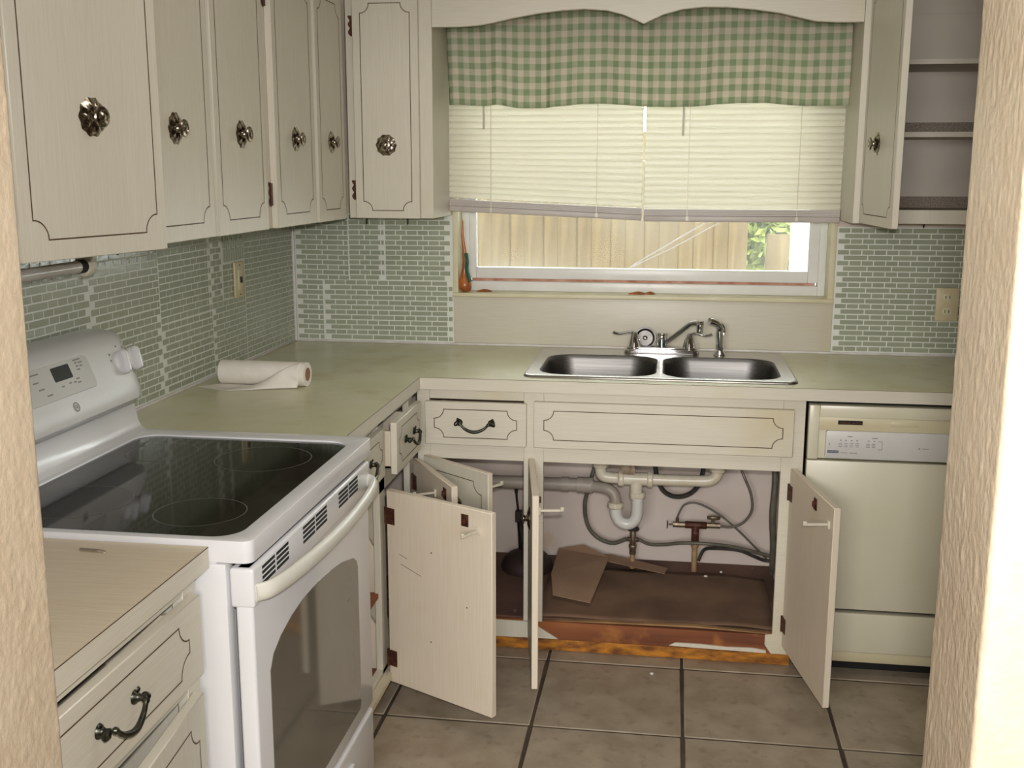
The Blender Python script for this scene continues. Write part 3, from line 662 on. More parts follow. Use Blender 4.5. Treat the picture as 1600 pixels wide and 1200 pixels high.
def blind(label, x0, x1, zl, zr, wand, ladders):
    t = root('mini_blind', label, 'blind', ((x0+x1)/2, -.045, 1.38), 'pair of mini blinds in the window'); c = OFF[t.name]; Lx = x1-x0
    part('head_rail', MB().box(x0, x1, -.062, -.03, 1.985, 2.015), M['railgrey'], t, bevel=.002)
    sb = MB(); prof = [(.0062*(1-4*(k/4-.5)**2)-.003, (k/4-.5)*.0248) for k in range(5)]
    a = radians(22); prof = [(p*cos(a)-q*sin(a), p*sin(a)+q*cos(a)) for p, q in prof]
    loop = [(-p, q) for p, q in prof]+[(-p+.0006, q) for p, q in prof[::-1]]
    sb.prism([(y, z) for y, z in loop], 'x', -Lx/2, Lx/2)
    sm = mesh_of(sb, 'slat'); sm.materials.append(M['slat'])
    for p in sm.polygons: p.use_smooth = True
    try: sm.set_sharp_from_angle(angle=radians(60))
    except Exception: pass
    zend = (zl+zr)/2+.055; slope = (zr-zl)/Lx; n = int((1.978-zend)/.0212)
    for k in range(n+1):
        z = 1.978-k*.0212; f = max(0, (k-(n-9))/9) if n > 9 else 0
        sl = slope*f
        inst('slat', sm, t, Vector(((x0+x1)/2, -.045, z+(zl-zr)*0+random.uniform(-.0008, .0008)))-c, 0, 0, -math.atan(sl)+random.uniform(-.0008, .0008))
    X = Matrix.Translation(((x0+x1)/2, -.045, (zl+zr)/2)) @ Matrix.Rotation(-math.atan(slope), 4, 'Y')
    part('bottom_rail', MB().box(-Lx/2, Lx/2, -.014, .014, 0, .020).xf(X), M['railgrey'], t, bevel=.003)
    st = MB()
    for q in range(4): st.box(-Lx/2, Lx/2, -.0130-.0008*(q % 2), .0125, .0206+q*.0056, .0256+q*.0056)
    part('stacked_slats', st.xf(X), M['railgrey'], t, label='lower slats stacked on the bottom rail, coloured grey for shade', kind='stuff')  # cream slats given the rail grey to imitate shade
    ld = MB()
    for xx in ladders:
        ld.box(xx-.0014, xx+.0014, -.0600, -.0590, (zl+zr)/2+.005, 1.985); ld.box(xx-.005, xx+.005, -.0602, -.0592, (zl+zr)/2+slope*(xx-(x0+x1)/2)+.004, (zl+zr)/2+slope*(xx-(x0+x1)/2)+.018)
    part('ladder_cord', ld, M['plasticwhite'], t)
    part('tilt_wand', MB().tube([(wand[0], -.068, 1.985), (wand[0], -.068, wand[1])], .0032, 6), M['railgrey'], t)
    return t
blind('cream mini blind nearer the corner with its lower edge sloping down', .606, 1.284, 1.402, 1.374, (.733, 1.684), (.757, 1.128))
blind('cream mini blind nearer the open wall cabinet, hanging straight', 1.292, 1.949, 1.371, 1.371, (1.418, 1.66), (1.44, 1.807))

# ------------------------------------------------------------------ things on the sill
gd = root('gourd_ornament', 'orange gourd shaped ornament with thin neck and teal stripe in window corner', 'ornament', (.634, .012, 1.108))
prof = [(.002, 0), (.015, .002), (.022, .010), (.0245, .022), (.023, .034), (.018, .045), (.0135, .058), (.0105, .078), (.009, .11), (.0072, .15), (.005, .2), (.0025, .255), (.0004, .262)]
gm = MB().lathe(prof, (0, 0, 0), (0, 0, 1), 20)
for v in gm.v: v.x += -.010*min(1, v.z/.08)+.009*math.sin(min(1, max(0, (v.z-.05)/.13))*pi)-.0*v.z
gm.xf(Matrix.Translation((.651, .012, 1.109)))
part('body', gm, M['orange'], gd, smooth=True)
tg = MB()
for a, b in (((.652, .004, 1.152), (.650, .002, 1.215)), ): pass
tg.tube(crom([(.672, -.006, 1.148), (.664, -.002, 1.168), (.6575, .000, 1.195), (.659, .001, 1.222), (.655, .003, 1.25)], 4), .0075, 8, rads=None)
part('leaf_stripe', tg, M['teal'], gd, smooth=True)
def lump(x, y, w, h, label):
    mb = MB(); 
    def fn(u, v):
        a = 2*pi*u; b = pi/2*v; r = 1+.18*sin(3*a+x*9)
        return Vector((x+w*cos(a)*cos(b)*r, y+w*.45*sin(a)*cos(b)*r, 1.1075+h*sin(b)*(1+.25*sin(2*a))))
    mb.grid(fn, 16, 6); single('dried_lump', weld(mb), M['lump'], label, 'lump', smooth=True)
lump(.715, .03, .028, .008, 'flat orange brown lump on the sill beside the gourd ornament')
lump(1.275, .03, .030, .009, 'larger orange brown lump on the middle of the window sill'); lump(1.318, .035, .020, .009, 'smaller brown lump touching the lump at mid sill')

# ------------------------------------------------------------------ switch and outlet
sw = root('switch_plate', 'yellowed ivory switch plate with a black mark on the mosaic side wall', 'switch', (.004, -.53, 1.13))
part('plate', MB().box(.0035, .011, -.567, -.492, 1.137, 1.252), M['ivory'], sw, bevel=.003)
part('rocker', MB().box(.010, .0135, -.545, -.515, 1.163, 1.226), M['ivorylight'], sw, bevel=.0015)
part('toggle', MB().box(.013, .02, -.535, -.526, 1.185, 1.205), M['black'], sw, bevel=.002)
for z in (1.147, 1.242): part('screw', MB().lathe([(.003, 0), (.003, .001), (.001, .0015)], (.011, -.53, z), (1, 0, 0), 8), M['bronze'], sw)
ot = root('outlet', 'yellowed ivory wall outlet on the mosaic under the open wall cabinet', 'outlet', (2.33, -.004, 1.04))
part('plate', MB().box(2.29, 2.366, -.0115, -.0035, 1.04, 1.153), M['ivory'], ot, bevel=.003)
for z in (1.072, 1.121):
    f_ = part('socket_face', MB().prism([(2.328+.017*cos(a), z+.0145*sin(a)) for a in [2*pi*k/18 for k in range(18)]], 'y', -.0135, -.011), M['ivorylight'], ot, bevel=.001)
    part('slots', MB().box(2.320, 2.3225, -.0138, -.0133, z-.004, z+.006).box(2.333, 2.3355, -.0138, -.0133, z-.004, z+.006), M['slot'], f_)
pl = root('power_plug', 'black power plug hanging by the outlet at the wall edge', 'plug', (2.39, -.02, 1.07))
part('plug_body', MB().box(2.367, 2.395, -.04, -.0035, 1.055, 1.09), M['black'], pl, bevel=.004)
part('cable', MB().tube(crom([(2.39, -.03, 1.06), (2.41, -.03, 1.02), (2.43, -.02, .95), (2.45, -.02, .918)], 5), .003, 8), M['black'], pl, smooth=True)

# ------------------------------------------------------------------ countertops
CT0, CT1 = .876, .914
outer = [(.002, -1.448), (.631, -1.448), (.631, -.6495), (2.99, -.6495), (2.99, -.002), (.002, -.002)]
ct = root('countertop', 'cream laminate worktop with window light tinted in, running round the corner under the sink', 'worktop', (.3, -.3, CT0))
part('top', plate(outer, [rrect(.975, 1.75, -.575, -.075, .04)], CT1-.0012, CT1), M['counter'], ct)
part('core', plate([(.004, -1.446), (.6295, -1.446), (.6295, -.648), (2.988, -.648), (2.988, -.004), (.004, -.004)], [rrect(.975, 1.75, -.575, -.075, .04)], CT0, CT1-.0012), M['laminate_h'], ct)
part('edge_band', MB().box(.6295, .6312, -1.448, -.6497, CT0, CT1-.0016).box(.6297, 2.99, -.6497, -.648, CT0, CT1-.0016), M['laminate_h'], ct)
part('edge_line', MB().box(.6305, .6316, -1.448, -.6497, CT1-.0018, CT1-.0006).box(.63, 2.99, -.6501, -.649, CT1-.0018, CT1-.0006), M['groove'], ct)
c2 = root('countertop', 'short cream worktop in front of the stove, beside the doorway', 'worktop', (.3, -2.6, CT0))
part('top', MB().box(.002, .631, -3.0, -2.218, CT1-.0012, CT1), M['countergrain'], c2)
part('core', MB().box(.004, .6295, -3.0, -2.219, CT0, CT1-.0012), M['laminate_h'], c2)
part('edge_band', MB().box(.6295, .6312, -3.0, -2.218, CT0, CT1-.0016), M['laminate_h'], c2)
part('edge_line', MB().box(.6305, .6318, -3.0, -2.218, CT1-.0020, CT1-.0006), M['groove'], c2)

# ------------------------------------------------------------------ base cabinets
BF = .597
BN = .606
n_ = root('base_cabinet', 'cream base cabinet in front of the stove with a drawer and a door ajar', 'cabinet', (.3, -2.6, 0))
part('cabinet_box', MB().box(.02, BN-.02, -2.24, -2.222, .09, .875).box(.02, BN-.02, -3.0, -2.985, .09, .875).box(.02, BN-.02, -2.985, -2.24, .09, .105), M['laminate'], n_)
part('face_frame', MB().box(BN-.02, BN, -2.27, -2.222, .09, .875).box(BN-.02, BN, -3.0, -2.95, .09, .875).box(BN-.02, BN, -2.95, -2.27, .845, .875).box(BN-.02, BN, -2.95, -2.27, .67, .70).box(BN-.02, BN, -2.95, -2.27, .09, .13), M['laminate_h'], n_, bevel=.0015, seg=1)
part('toe_kick', MB().box(BN-.09, BN-.07, -3.0, -2.222, 0, .09), M['oldwood'], n_)
drawer(n_, -2.82, .697, .575, .143, BN, 'y', 1, 0, mu=.05, mv=.026, R=.034, depth=.4)
door(n_, 0, (BN, -2.252), (.036, -.404), .41, .10, .665, 1, hinges=None)
k_ = root('base_cabinet', 'cream base cabinet between stove and corner with a drawer pulled out and doors swung open', 'cabinet', (.3, -1.0, 0))
part('cabinet_box', MB().box(.02, BF-.02, -1.443, -1.428, .06, .875).box(.02, .62, -1.428, -.62, .085, .10).box(.02, BF-.02, -.985, -.97, .10, .66), M['chippaint'], k_)
part('face_frame', MB().box(BF-.02, BF, -1.443, -1.405, .06, .875).box(BF-.02, BF, -1.022, -.965, .10, .875).box(BF-.02, BF, -.665, -.614, .10, .875).box(BF-.02, BF, -1.405, -.665, .84, .875).box(BF-.02, BF, -1.405, -.665, .645, .70).box(BF-.02, BF, -1.405, -.665, .10, .115), M['laminate'], k_, bevel=.0015, seg=1)
part('bottom_rail', MB().box(BF-.022, BF+.002, -1.443, -.60, .035, .10), M['oldwood'], k_, bevel=.002)
part('toe_kick', MB().box(BF-.06, BF-.035, -1.443, -.55, 0, .06), M['oldwood'], k_)
drawer(k_, -1.42, .70, .40, .137, BF, 'y', 1, 0)
drawer(k_, -1.003, .70, .30, .150, BF, 'y', 1, .03, mu=.028)
for z in (.335, .10):
    part('shelf', MB().box(.05, .588, -1.40, -.988, z, z+.014), M['rotwood'], k_, bevel=.001)
    pr = [(.05, z+.014), (.580, z+.014), (.580, z+.12), (.575, z+.15), (.560, z+.175), (.535, z+.19), (.505, z+.197), (.05, z+.197)]
    part('shelf_divider', MB().prism(pr, 'y', -1.015, -1.003), M['inner'], k_, bevel=.001)
def fittings(o, W_, H_, s, cx=.75, lx=.86):
    inst('catch_plate', CATCH, o, (W_*cx, 0, H_-.035), 0 if s < 0 else pi)
    inst('safety_latch', LATCH, o, (W_*lx, 0, H_-.055), 0 if s < 0 else pi)
d1 = door(k_, 0, (.612, -1.003), (.332, -.175), .376, .072, .655, 1, hinges='plain', inner=True, knob=(.188, .445), label='cabinet door seen from its pale inner side'); fittings(d1, .376, .583, 1, .76, .88)
d2 = door(k_, 0, (.608, -.660), (.182, -.289), .342, .085, .655, 1, hinges='plain', inner=True, knob=(.171, .445)); fittings(d2, .342, .57, 1, .84, .6)
sc_ = MB()
for u_, z_ in ((.165, .43), (.16, .165), (.29, .30)): sc_.lathe([(.0024, 0), (.0024, .0004)], (u_, -.0002, z_), (0, -1, 0), 8)
for a, b in (((.045, .40), (.075, .392)), ((.05, .372), (.125, .352))):
    sc_.add([(a[0], -.0003, a[1]), (b[0], -.0003, b[1]), (b[0], -.0003, b[1]+.0016), (a[0], -.0003, a[1]+.0016)], [(0, 1, 2, 3)])
part('scuff_mark', sc_, M['groove'], d1, kind='stuff')
s_ = root('sink_base_cabinet', 'cream sink base cabinet with three doors open and rotten bottom rail', 'cabinet', (1.2, -.3, 0))
SF = -.613
part('cabinet_box', MB().box(1.785, 1.80, SF+.02, -.006, .06, .874), M['chippaint'], s_)
part('bottom_panel', MB().box(.605, 1.785, SF+.02, -.006, .105, .122), M['dirtboard'], s_)
ff = MB().box(.612, .652, SF, SF+.02, .115, .875).box(.952, 1.014, SF, SF+.02, .115, .875).prism([(1.738, .875), (1.803, .875), (1.803, .055), (1.735, .055), (1.716, .084), (1.716, .116), (1.738, .120)], 'y', SF, SF+.02)
ff.box(.652, .952, SF, SF+.02, .84, .875).box(1.014, 1.738, SF, SF+.02, .84, .875).box(.652, .952, SF, SF+.02, .647, .70).box(1.014, 1.738, SF, SF+.02, .647, .70)
part('face_frame', ff, M['laminate_h'], s_, bevel=.0015, seg=1)
part('bottom_rail', MB().box(.60, 1.74, SF+.004, SF+.022, .055, .116), M['rotwood'], s_, bevel=.002)
part('paint_remnant', MB().prism([(.612, .116), (.62, .055), (1.065, .060), (1.055, .066), (.985, .107), (.975, .114)], 'y', SF-.001, SF+.004), M['laminate'], s_, label='large patch of cream laminate left on the bare rail')
part('paint_remnant', MB().prism([(1.42, .062), (1.44, .073), (1.52, .073), (1.60, .069), (1.68, .071), (1.72, .066), (1.722, .057), (1.5, .060)], 'y', SF-.001, SF+.004), M['laminate'], s_, label='thin strip of cream laminate left on the bare rail')
part('toe_kick', MB().box(.56, 1.80, -.572, -.55, 0, .058), M['orangewood'], s_, bevel=.004)
part('splinter', MB().prism([(1.02, .118), (1.2, .121), (1.5, .126), (1.738, .118), (1.738, .121), (1.5, .131), (1.2, .126)], 'y', SF+.004, SF+.02), M['oldwood'], s_)
drawer(s_, .641, .697, .321, .138, SF, 'x', 1, 0)
drawer(s_, .985, .697, .784, .146, SF, 'x', 1, 0, handle=False, name='false_front', mu=.032, mv=.027, depth=0)
d3 = door(s_, 0, (.646, SF-.004), (.239, -.186), .303, .085, .66, -1, hinges='plain', inner=True, knob=(.1515, .445), mu=.03); fittings(d3, .303, .575, -1, .8, .9)
d4 = door(s_, 0, (.986, SF-.004), (.064, -.40), .405, .085, .66, -1, hinges='plain', inner=True, knob=(.2025, .445)); fittings(d4, .405, .575, -1, .8, .9)
d5 = door(s_, 0, (1.767, SF-.004), (.073, -.39), .40, .085, .66, 1, hinges='plain', inner=True, knob=(.20, .445)); fittings(d5, .40, .575, 1, .62, .92)

# ------------------------------------------------------------------ sink, faucet, sprayer, strainer
sk = root('kitchen_sink', 'double bowl stainless steel sink set into the worktop under the window', 'sink', (1.36, -.32, .78))
SX0, SX1, SY0, SY1 = .944, 1.782, -.603, -.044
bowls = ((.985, 1.356, -.572, -.185), (1.374, 1.738, -.572, -.185))
h1 = [rrect(a, b, c, d, .085, 7) for a, b, c, d in bowls]
rimo = rrect(SX0+.014, SX1-.014, SY0+.014, SY1-.014, .03, 5)
rm = plate(rimo, h1, .9185, .9205)
loops = []
for off, z in ((0, .9205), (.003, .9215), (.008, .9215), (.012, .919), (.014, .9145)):
    loops.append([Vector((p[0], p[1], z)) for p in rrect(SX0+.014-off, SX1-.014+off, SY0+.014-off, SY1-.014+off, .03+off*.3, 5)])
rm.loft(loops, False, False); part('rim', weld(rm), M['steel'], sk, smooth=True)
for (a, b, c, d) in bowls:
    loops = []
    for ins, z, r in ((0, .9205, .085), (.0025, .918, .085), (.006, .905, .085), (.012, .86, .085), (.018, .80, .083), (.028, .772, .078), (.05, .758, .07), (.09, .753, .05)):
        loops.append([Vector((p[0], p[1], z)) for p in rrect(a+ins, b-ins, c+ins, d-ins, r, 7)])
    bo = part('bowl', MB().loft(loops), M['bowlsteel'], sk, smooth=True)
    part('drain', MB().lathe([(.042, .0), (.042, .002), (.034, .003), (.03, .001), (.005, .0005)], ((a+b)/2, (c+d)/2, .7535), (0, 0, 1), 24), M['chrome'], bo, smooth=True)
fa = root('faucet', 'chrome two-handle faucet with a swivelled spout behind the sink', 'faucet', (1.365, -.11, .92))
part('base', MB().prism(rrect(1.236, 1.496, -.140, -.082, .024, 5), 'z', .9205, .936).prism(rrect(1.244, 1.488, -.134, -.088, .02, 5), 'z', .936, .942), M['chrome'], fa, bevel=.002)
part('spout_hub', MB().lathe([(.020, .938), (.0195, .975), (.019, .988), (.016, .992), (.004, .993)], (1.367, -.11, 0), (0, 0, 1), 20), M['chrome'], fa, smooth=True)
sp = part('spout', MB().tube(crom([(1.375, -.115, .956), (1.40, -.130, .976), (1.44, -.154, 1.012), (1.462, -.168, 1.031), (1.475, -.176, 1.036), (1.497, -.19, 1.037)], 6), .0085, 14, rads=None), M['chrome'], fa, smooth=True)
part('aerator', MB().lathe([(.0125, 1.045), (.0125, 1.028), (.0115, 1.022), (.0115, 1.005), (.009, 1.004)], (1.494, -.188, 0), (0, 0, 1), 16), M['chrome'], sp, smooth=True)
for x, s in ((1.272, -1), (1.462, 1)):
    h = part('handle', MB().lathe([(.025, .936), (.022, .950), (.017, .968), (.0125, .982), (.0095, .990), (.004, .993)], (x, -.11, 0), (0, 0, 1), 18), M['chrome'], fa, smooth=True)
    pts = crom([(x-s*.004, -.11, .974), (x+s*.006, -.112, .989), (x+s*.026, -.116, .991), (x+s*.05, -.120, .986), (x+s*.068, -.123, .989), (x+s*.074, -.124, .993)], 5)
    n = len(pts); part('lever', MB().tube(pts, .005, 10, rads=[.0072-.0028*min(1, i/(n*.4))+.0016*max(0, (i-n*.6)/(n*.4)) for i in range(n)]), M['chrome'], h, smooth=True)
sp2 = root('side_sprayer', 'chrome pull-out side sprayer standing at the back of the sink', 'sprayer', (1.565, -.126, .92))
part('collar', MB().lathe([(.022, .9205), (.021, .926), (.014, .934), (.0125, .94)], (1.565, -.126, 0), (0, 0, 1), 18), M['chrome'], sp2, smooth=True)
part('body', MB().tube(crom([(1.565, -.126, .936), (1.564, -.126, .965), (1.563, -.126, .995), (1.563, -.127, 1.012), (1.556, -.132, 1.026), (1.54, -.142, 1.036), (1.526, -.150, 1.041)], 5), .012, 14, rads=[.0125]*16+[.0118]*6+[.0128]*9), M['chrome'], sp2, smooth=True)
part('trigger', MB().tube(crom([(1.566, -.118, 1.03), (1.576, -.116, 1.018), (1.579, -.116, 1.0), (1.577, -.117, .99)], 4), .004, 8), M['chrome'], sp2, smooth=True)
st = root('sink_strainer', 'round metal sink strainer basket leaning on the panel behind the faucet', 'strainer', (1.30, -.03, .922))
X = Matrix.Translation((1.307, -.03, .960)) @ Matrix.Rotation(radians(78), 4, 'X')
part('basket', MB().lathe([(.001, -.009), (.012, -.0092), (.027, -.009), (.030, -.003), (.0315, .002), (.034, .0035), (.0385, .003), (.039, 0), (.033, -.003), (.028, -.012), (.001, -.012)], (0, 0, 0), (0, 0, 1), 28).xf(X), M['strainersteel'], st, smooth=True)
hm = MB()
for k in range(16):
    a = 2*pi*k/16; hm.box(-.0016, .0016, .0155, .0245, -.0095, -.0086).v[-8:] = [Matrix.Rotation(a, 4, 'Z') @ v for v in hm.v[-8:]]
part('slots', hm.xf(X), M['slot'], st)
part('post', MB().lathe([(.006, -.010), (.005, -.002), (.0035, .002), (.0085, .008), (.007, .012), (.001, .013)], (0, 0, 0), (0, 0, 1), 14).xf(X), M['chrome'], st, smooth=True)

# ------------------------------------------------------------------ plumbing under the sink
pd = root('drain_assembly', 'white and grey plastic drain pipes with a trap hanging under the sink', 'pipes', (1.3, -.3, .30))
PY = -.27
part('tailpiece_elbow', MB().tube(crom([(1.172, PY, .70), (1.172, PY, .56), (1.172, PY, .535), (1.178, PY, .518), (1.195, PY, .510), (1.25, PY, .508)], 5), .0195, 14), M['pvc'], pd, smooth=True)
part('long_arm', MB().tube(crom([(1.295, PY, .508), (1.40, PY, .508), (1.52, PY, .510), (1.548, PY, .515), (1.564, PY, .53), (1.568, PY, .56), (1.568, PY, .70)], 5), .0195, 14), M['pvc'], pd, smooth=True)
part('tee', MB().tube([(1.235, PY, .508), (1.34, PY, .508)], .0225, 14).tube([(1.295, PY, .508), (1.295, PY, .44)], .0215, 14), M['pvc'], pd, smooth=True)
def nut(mb, p, ax, r=.029, h=.02):
    mb.lathe([(r*.9, -h/2), (r, -h/2+.003), (r, h/2-.003), (r*.9, h/2)], p, ax, 8); return mb
for p, ax in (((1.243, PY, .508), (1, 0, 0)), ((1.342, PY, .508), (1, 0, 0)), ((1.172, PY, .555), (0, 0, 1)), ((1.568, PY, .555), (0, 0, 1)), ((1.300, PY, .452), (0, 0, 1)), ((1.226, PY, .412), (0, 0, 1))):
    part('slip_nut', nut(MB(), p, ax), M['pvc'], pd, bevel=.0015, seg=1)
part('trap_bend', MB().tube(crom([(1.300, PY, .46), (1.301, PY, .42), (1.299, PY, .375), (1.285, PY, .352), (1.262, PY, .345), (1.240, PY, .356), (1.228, PY, .378), (1.226, PY, .40)], 5), .0205, 14), M['pvcclean'], pd, smooth=True)
part('trap_arm', MB().tube(crom([(1.226, PY, .412), (1.225, PY, .435), (1.215, PY+.005, .455), (1.19, PY+.01, .466), (1.13, PY+.03, .468)], 5), .0195, 14), M['pvcgrey'], pd, smooth=True)
part('waste_pipe', MB().tube([(1.135, -.235, .468), (.62, -.235, .466)], .023, 16).tube([(1.09, -.235, .468), (1.145, -.235, .468)], .0285, 16).tube([(1.035, -.235, .468), (1.06, -.235, .468)], .0265, 16), M['pvcgrey'], pd, smooth=True)
part('strainer_nut', nut(MB(), (1.268, PY, .615), (0, 0, 1), .04, .03).box(1.245, 1.29, PY-.03, PY+.03, .53, .6), M['brass'], pd)
vl = root('supply_valve', 'corroded two-way water valve on a tan pipe under the sink', 'valve', (1.50, -.1, .12)); VY = -.10
part('riser', MB().tube([(1.505, VY, .122), (1.505, VY, .235)], .010, 12).tube([(1.505, VY, .215), (1.505, VY, .235)], .0135, 12), M['copperpipe'], vl, smooth=True)
part('tee_body', MB().tube([(1.505, VY, .235), (1.505, VY, .30)], .014, 8).tube([(1.468, VY, .297), (1.545, VY, .297)], .0135, 8).tube([(1.495, VY, .27), (1.515, VY, .265)], .016, 8), M['rust'], vl, bevel=.001, seg=1)
part('side_stop', MB().tube([(1.425, VY, .296), (1.47, VY, .296)], .0105, 8).tube([(1.44, VY, .296), (1.44, VY, .322)], .006, 8).tube([(1.41, VY, .295), (1.428, VY, .296)], .003, 6), M['brass'], vl)
part('side_handle', MB().lathe([(.015, 0), (.016, .002), (.013, .004), (.003, .005)], (1.403, VY, .295), (1, 0, 0), 12), M['brass'], vl, smooth=True)
part('top_stop', MB().tube([(1.543, VY, .298), (1.592, VY, .298)], .0105, 8).tube([(1.566, VY, .298), (1.566, VY, .322)], .007, 8), M['brass'], vl)
part('oval_handle', MB().prism([(1.568+.024*cos(a), VY+.012*sin(a)) for a in [2*pi*k/16 for k in range(16)]], 'z', .322, .333), M['brass'], vl, bevel=.002)
v2 = root('supply_valve', 'dark water valve fitting on a short pipe straight below the drain trap', 'valve', (1.283, -.10, .12))
part('riser', MB().tube([(1.283, -.1, .122), (1.283, -.1, .20)], .0095, 12), M['copperpipe'], v2, smooth=True)
part('fitting', MB().tube([(1.283, -.1, .175), (1.283, -.1, .27)], .012, 8).tube([(1.262, -.1, .232), (1.304, -.1, .232)], .009, 8).tube([(1.283, -.1, .20), (1.283, -.1, .212)], .015, 6), M['brass'], v2, bevel=.001, seg=1)
part('round_handle', MB().lathe([(.022, 0), (.024, .003), (.020, .008), (.004, .009)], (1.283, -.1, .268), (0, 0, 1), 14), M['rubber'], v2, smooth=True)
def hose(pts, r, m, label, n=7):
    single('water_hose', MB().tube(crom(pts, n), r, 9), m, label, 'hose', smooth=True)
hose([(1.148, -.12, .53), (1.125, -.12, .44), (1.108, -.11, .36), (1.118, -.10, .28), (1.155, -.10, .233), (1.21, -.10, .214), (1.26, -.10, .232)], .0075, M['hosegrey'], 'thick dark grey hose looping from the drain pipe down to the valve fitting')
hose([(1.305, -.10, .232), (1.345, -.10, .217), (1.40, -.11, .222), (1.46, -.13, .238), (1.54, -.14, .243), (1.62, -.13, .235), (1.70, -.12, .218), (1.786, -.11, .196)], .0062, M['hosegrey'], 'wavy grey green supply hose running level along the cabinet back wall')
hose([(1.52, -.08, .155), (1.54, -.07, .195), (1.58, -.09, .21), (1.66, -.11, .214), (1.71, -.11, .196), (1.75, -.10, .178), (1.786, -.1, .176)], .0062, M['rubber'], 'black hose lying low behind the tan valve pipe')
hose([(1.44, -.1, .318), (1.446, -.1, .34), (1.465, -.1, .372), (1.51, -.1, .378), (1.58, -.1, .345), (1.65, -.1, .29), (1.72, -.09, .22), (1.76, -.08, .178)], .0035, M['hosegrey'], 'thin dark tube curving from the side stop down to the cabinet side')
hose([(1.592, -.1, .297), (1.635, -.1, .297), (1.675, -.1, .318), (1.700, -.1, .362), (1.695, -.1, .42), (1.67, -.1, .48), (1.64, -.1, .55), (1.60, -.1, .66)], .0048, M['braid'], 'braided steel supply line rising from the valve to the faucet')
hose([(1.35, -.14, .60), (1.36, -.14, .50), (1.385, -.14, .435), (1.43, -.14, .412), (1.48, -.14, .425), (1.515, -.14, .47), (1.53, -.14, .56)], .0085, M['rubber'], 'thick black hose hanging in a loop behind the white drain arm')
hose([(1.735, -.2, .66), (1.758, -.2, .58), (1.766, -.2, .5), (1.762, -.2, .38), (1.770, -.19, .28), (1.775, -.16, .2), (1.778, -.12, .14)], .0115, M['hosegrey'], 'thick grey dishwasher drain hose down the cabinet side')
# stuff lying on the cabinet bottom
cb = MB()
def fn(u, v):
    x = .99+u*.76; y = -.585+v*.44
    return Vector((x, y, .124+.012*max(0, noise.noise(Vector((x*4, y*5, 1))))+.010*(1-abs(2*u-1))*v))
cb.grid(fn, 24, 14)
card = single('cardboard_sheet', cb, M['cardboard'], 'large damp brown cardboard sheet covering the cabinet bottom below the trap', 'cardboard', smooth=True)
md = card.modifiers.new('thickness', 'SOLIDIFY'); md.thickness = .002
f2 = single('cardboard_flap', MB().add([(1.008, -.05, .165), (1.10, -.05, .185), (1.20, -.13, .17), (1.16, -.50, .1435), (1.03, -.45, .1435), (1.008, -.3, .16)], [(0, 1, 2, 5), (5, 2, 3, 4)]), M['cardtan'], 'creased tan cardboard flap lying beside the narrow open door', 'cardboard')
md = f2.modifiers.new('thickness', 'SOLIDIFY'); md.thickness = .002
f3 = single('cardboard_strip', MB().add([(1.12, -.06, .148), (1.20, -.04, .148), (1.41, -.16, .150), (1.40, -.21, .147), (1.16, -.10, .147)], [(0, 1, 2, 3, 4)]), M['cardtan'], 'narrow tan cardboard strip lying around the short pipe', 'cardboard')
md = f3.modifiers.new('thickness', 'SOLIDIFY'); md.thickness = .002
pg = root('plunger', 'black plunger with dark rubber cup standing behind the narrow cabinet opening', 'plunger', (.90, -.12, .122))
part('cup', MB().lathe([(.093, .0), (.095, .01), (.088, .035), (.068, .055), (.04, .068), (.018, .078), (.004, .079)], (.905, -.16, .123), (0, 0, 1), 26), M['cup'], pg, smooth=True)
part('frame', MB().tube([(.889, -.16, .195), (.886, -.16, .24), (.878, -.16, .30), (.873, -.16, .335)], .012, 8, rads=[.016, .015, .011, .010]).tube(crom([(.93, -.16, .19), (.925, -.16, .22), (.905, -.16, .245), (.89, -.16, .26)], 4), .008, 8).tube([(.868, -.16, .315), (.91, -.16, .318)], .006, 8).box(.862, .885, -.172, -.148, .30, .34), M['black'], pg, bevel=.001, seg=1)
part('handle', MB().tube(crom([(.873, -.16, .335), (.868, -.16, .37), (.865, -.16, .40), (.864, -.16, .42), (.863, -.16, .438)], 4), .004, 8, rads=[.004]*9+[.0052, .0062, .0068, .0068, .0062, .0055, .004, .002][:8]), M['black'], pg, smooth=True)
rs = random.Random(5)
for i, (x, y, r, lab) in enumerate(((1.545, -.19, .007, 'white paint chip on the cabinet bottom right of the tan pipe'), (1.60, -.14, .005, 'smaller white chip near the cabinet back wall'), (1.0, -.92, .006, 'white crumb on the floor tiles in front of the sink cabinet'))):
    z = .124 if y > -.6 else 0
    mb = MB().grid(lambda u, v: Vector((x+r*cos(2*pi*u)*sin(pi*v)*(1+.3*sin(5*u)), y+r*sin(2*pi*u)*sin(pi*v), z+.004+.004*cos(pi*v)+(.012 if z else 0))), 8, 5)
    if x == 1.0: mb.v = [v+Vector((.37, .22, 0)) for v in mb.v]; mb.v = [v for v in mb.v]
    single('paint_chip', weld(mb), M['bit'], lab.replace('right of', 'beside'), 'debris')

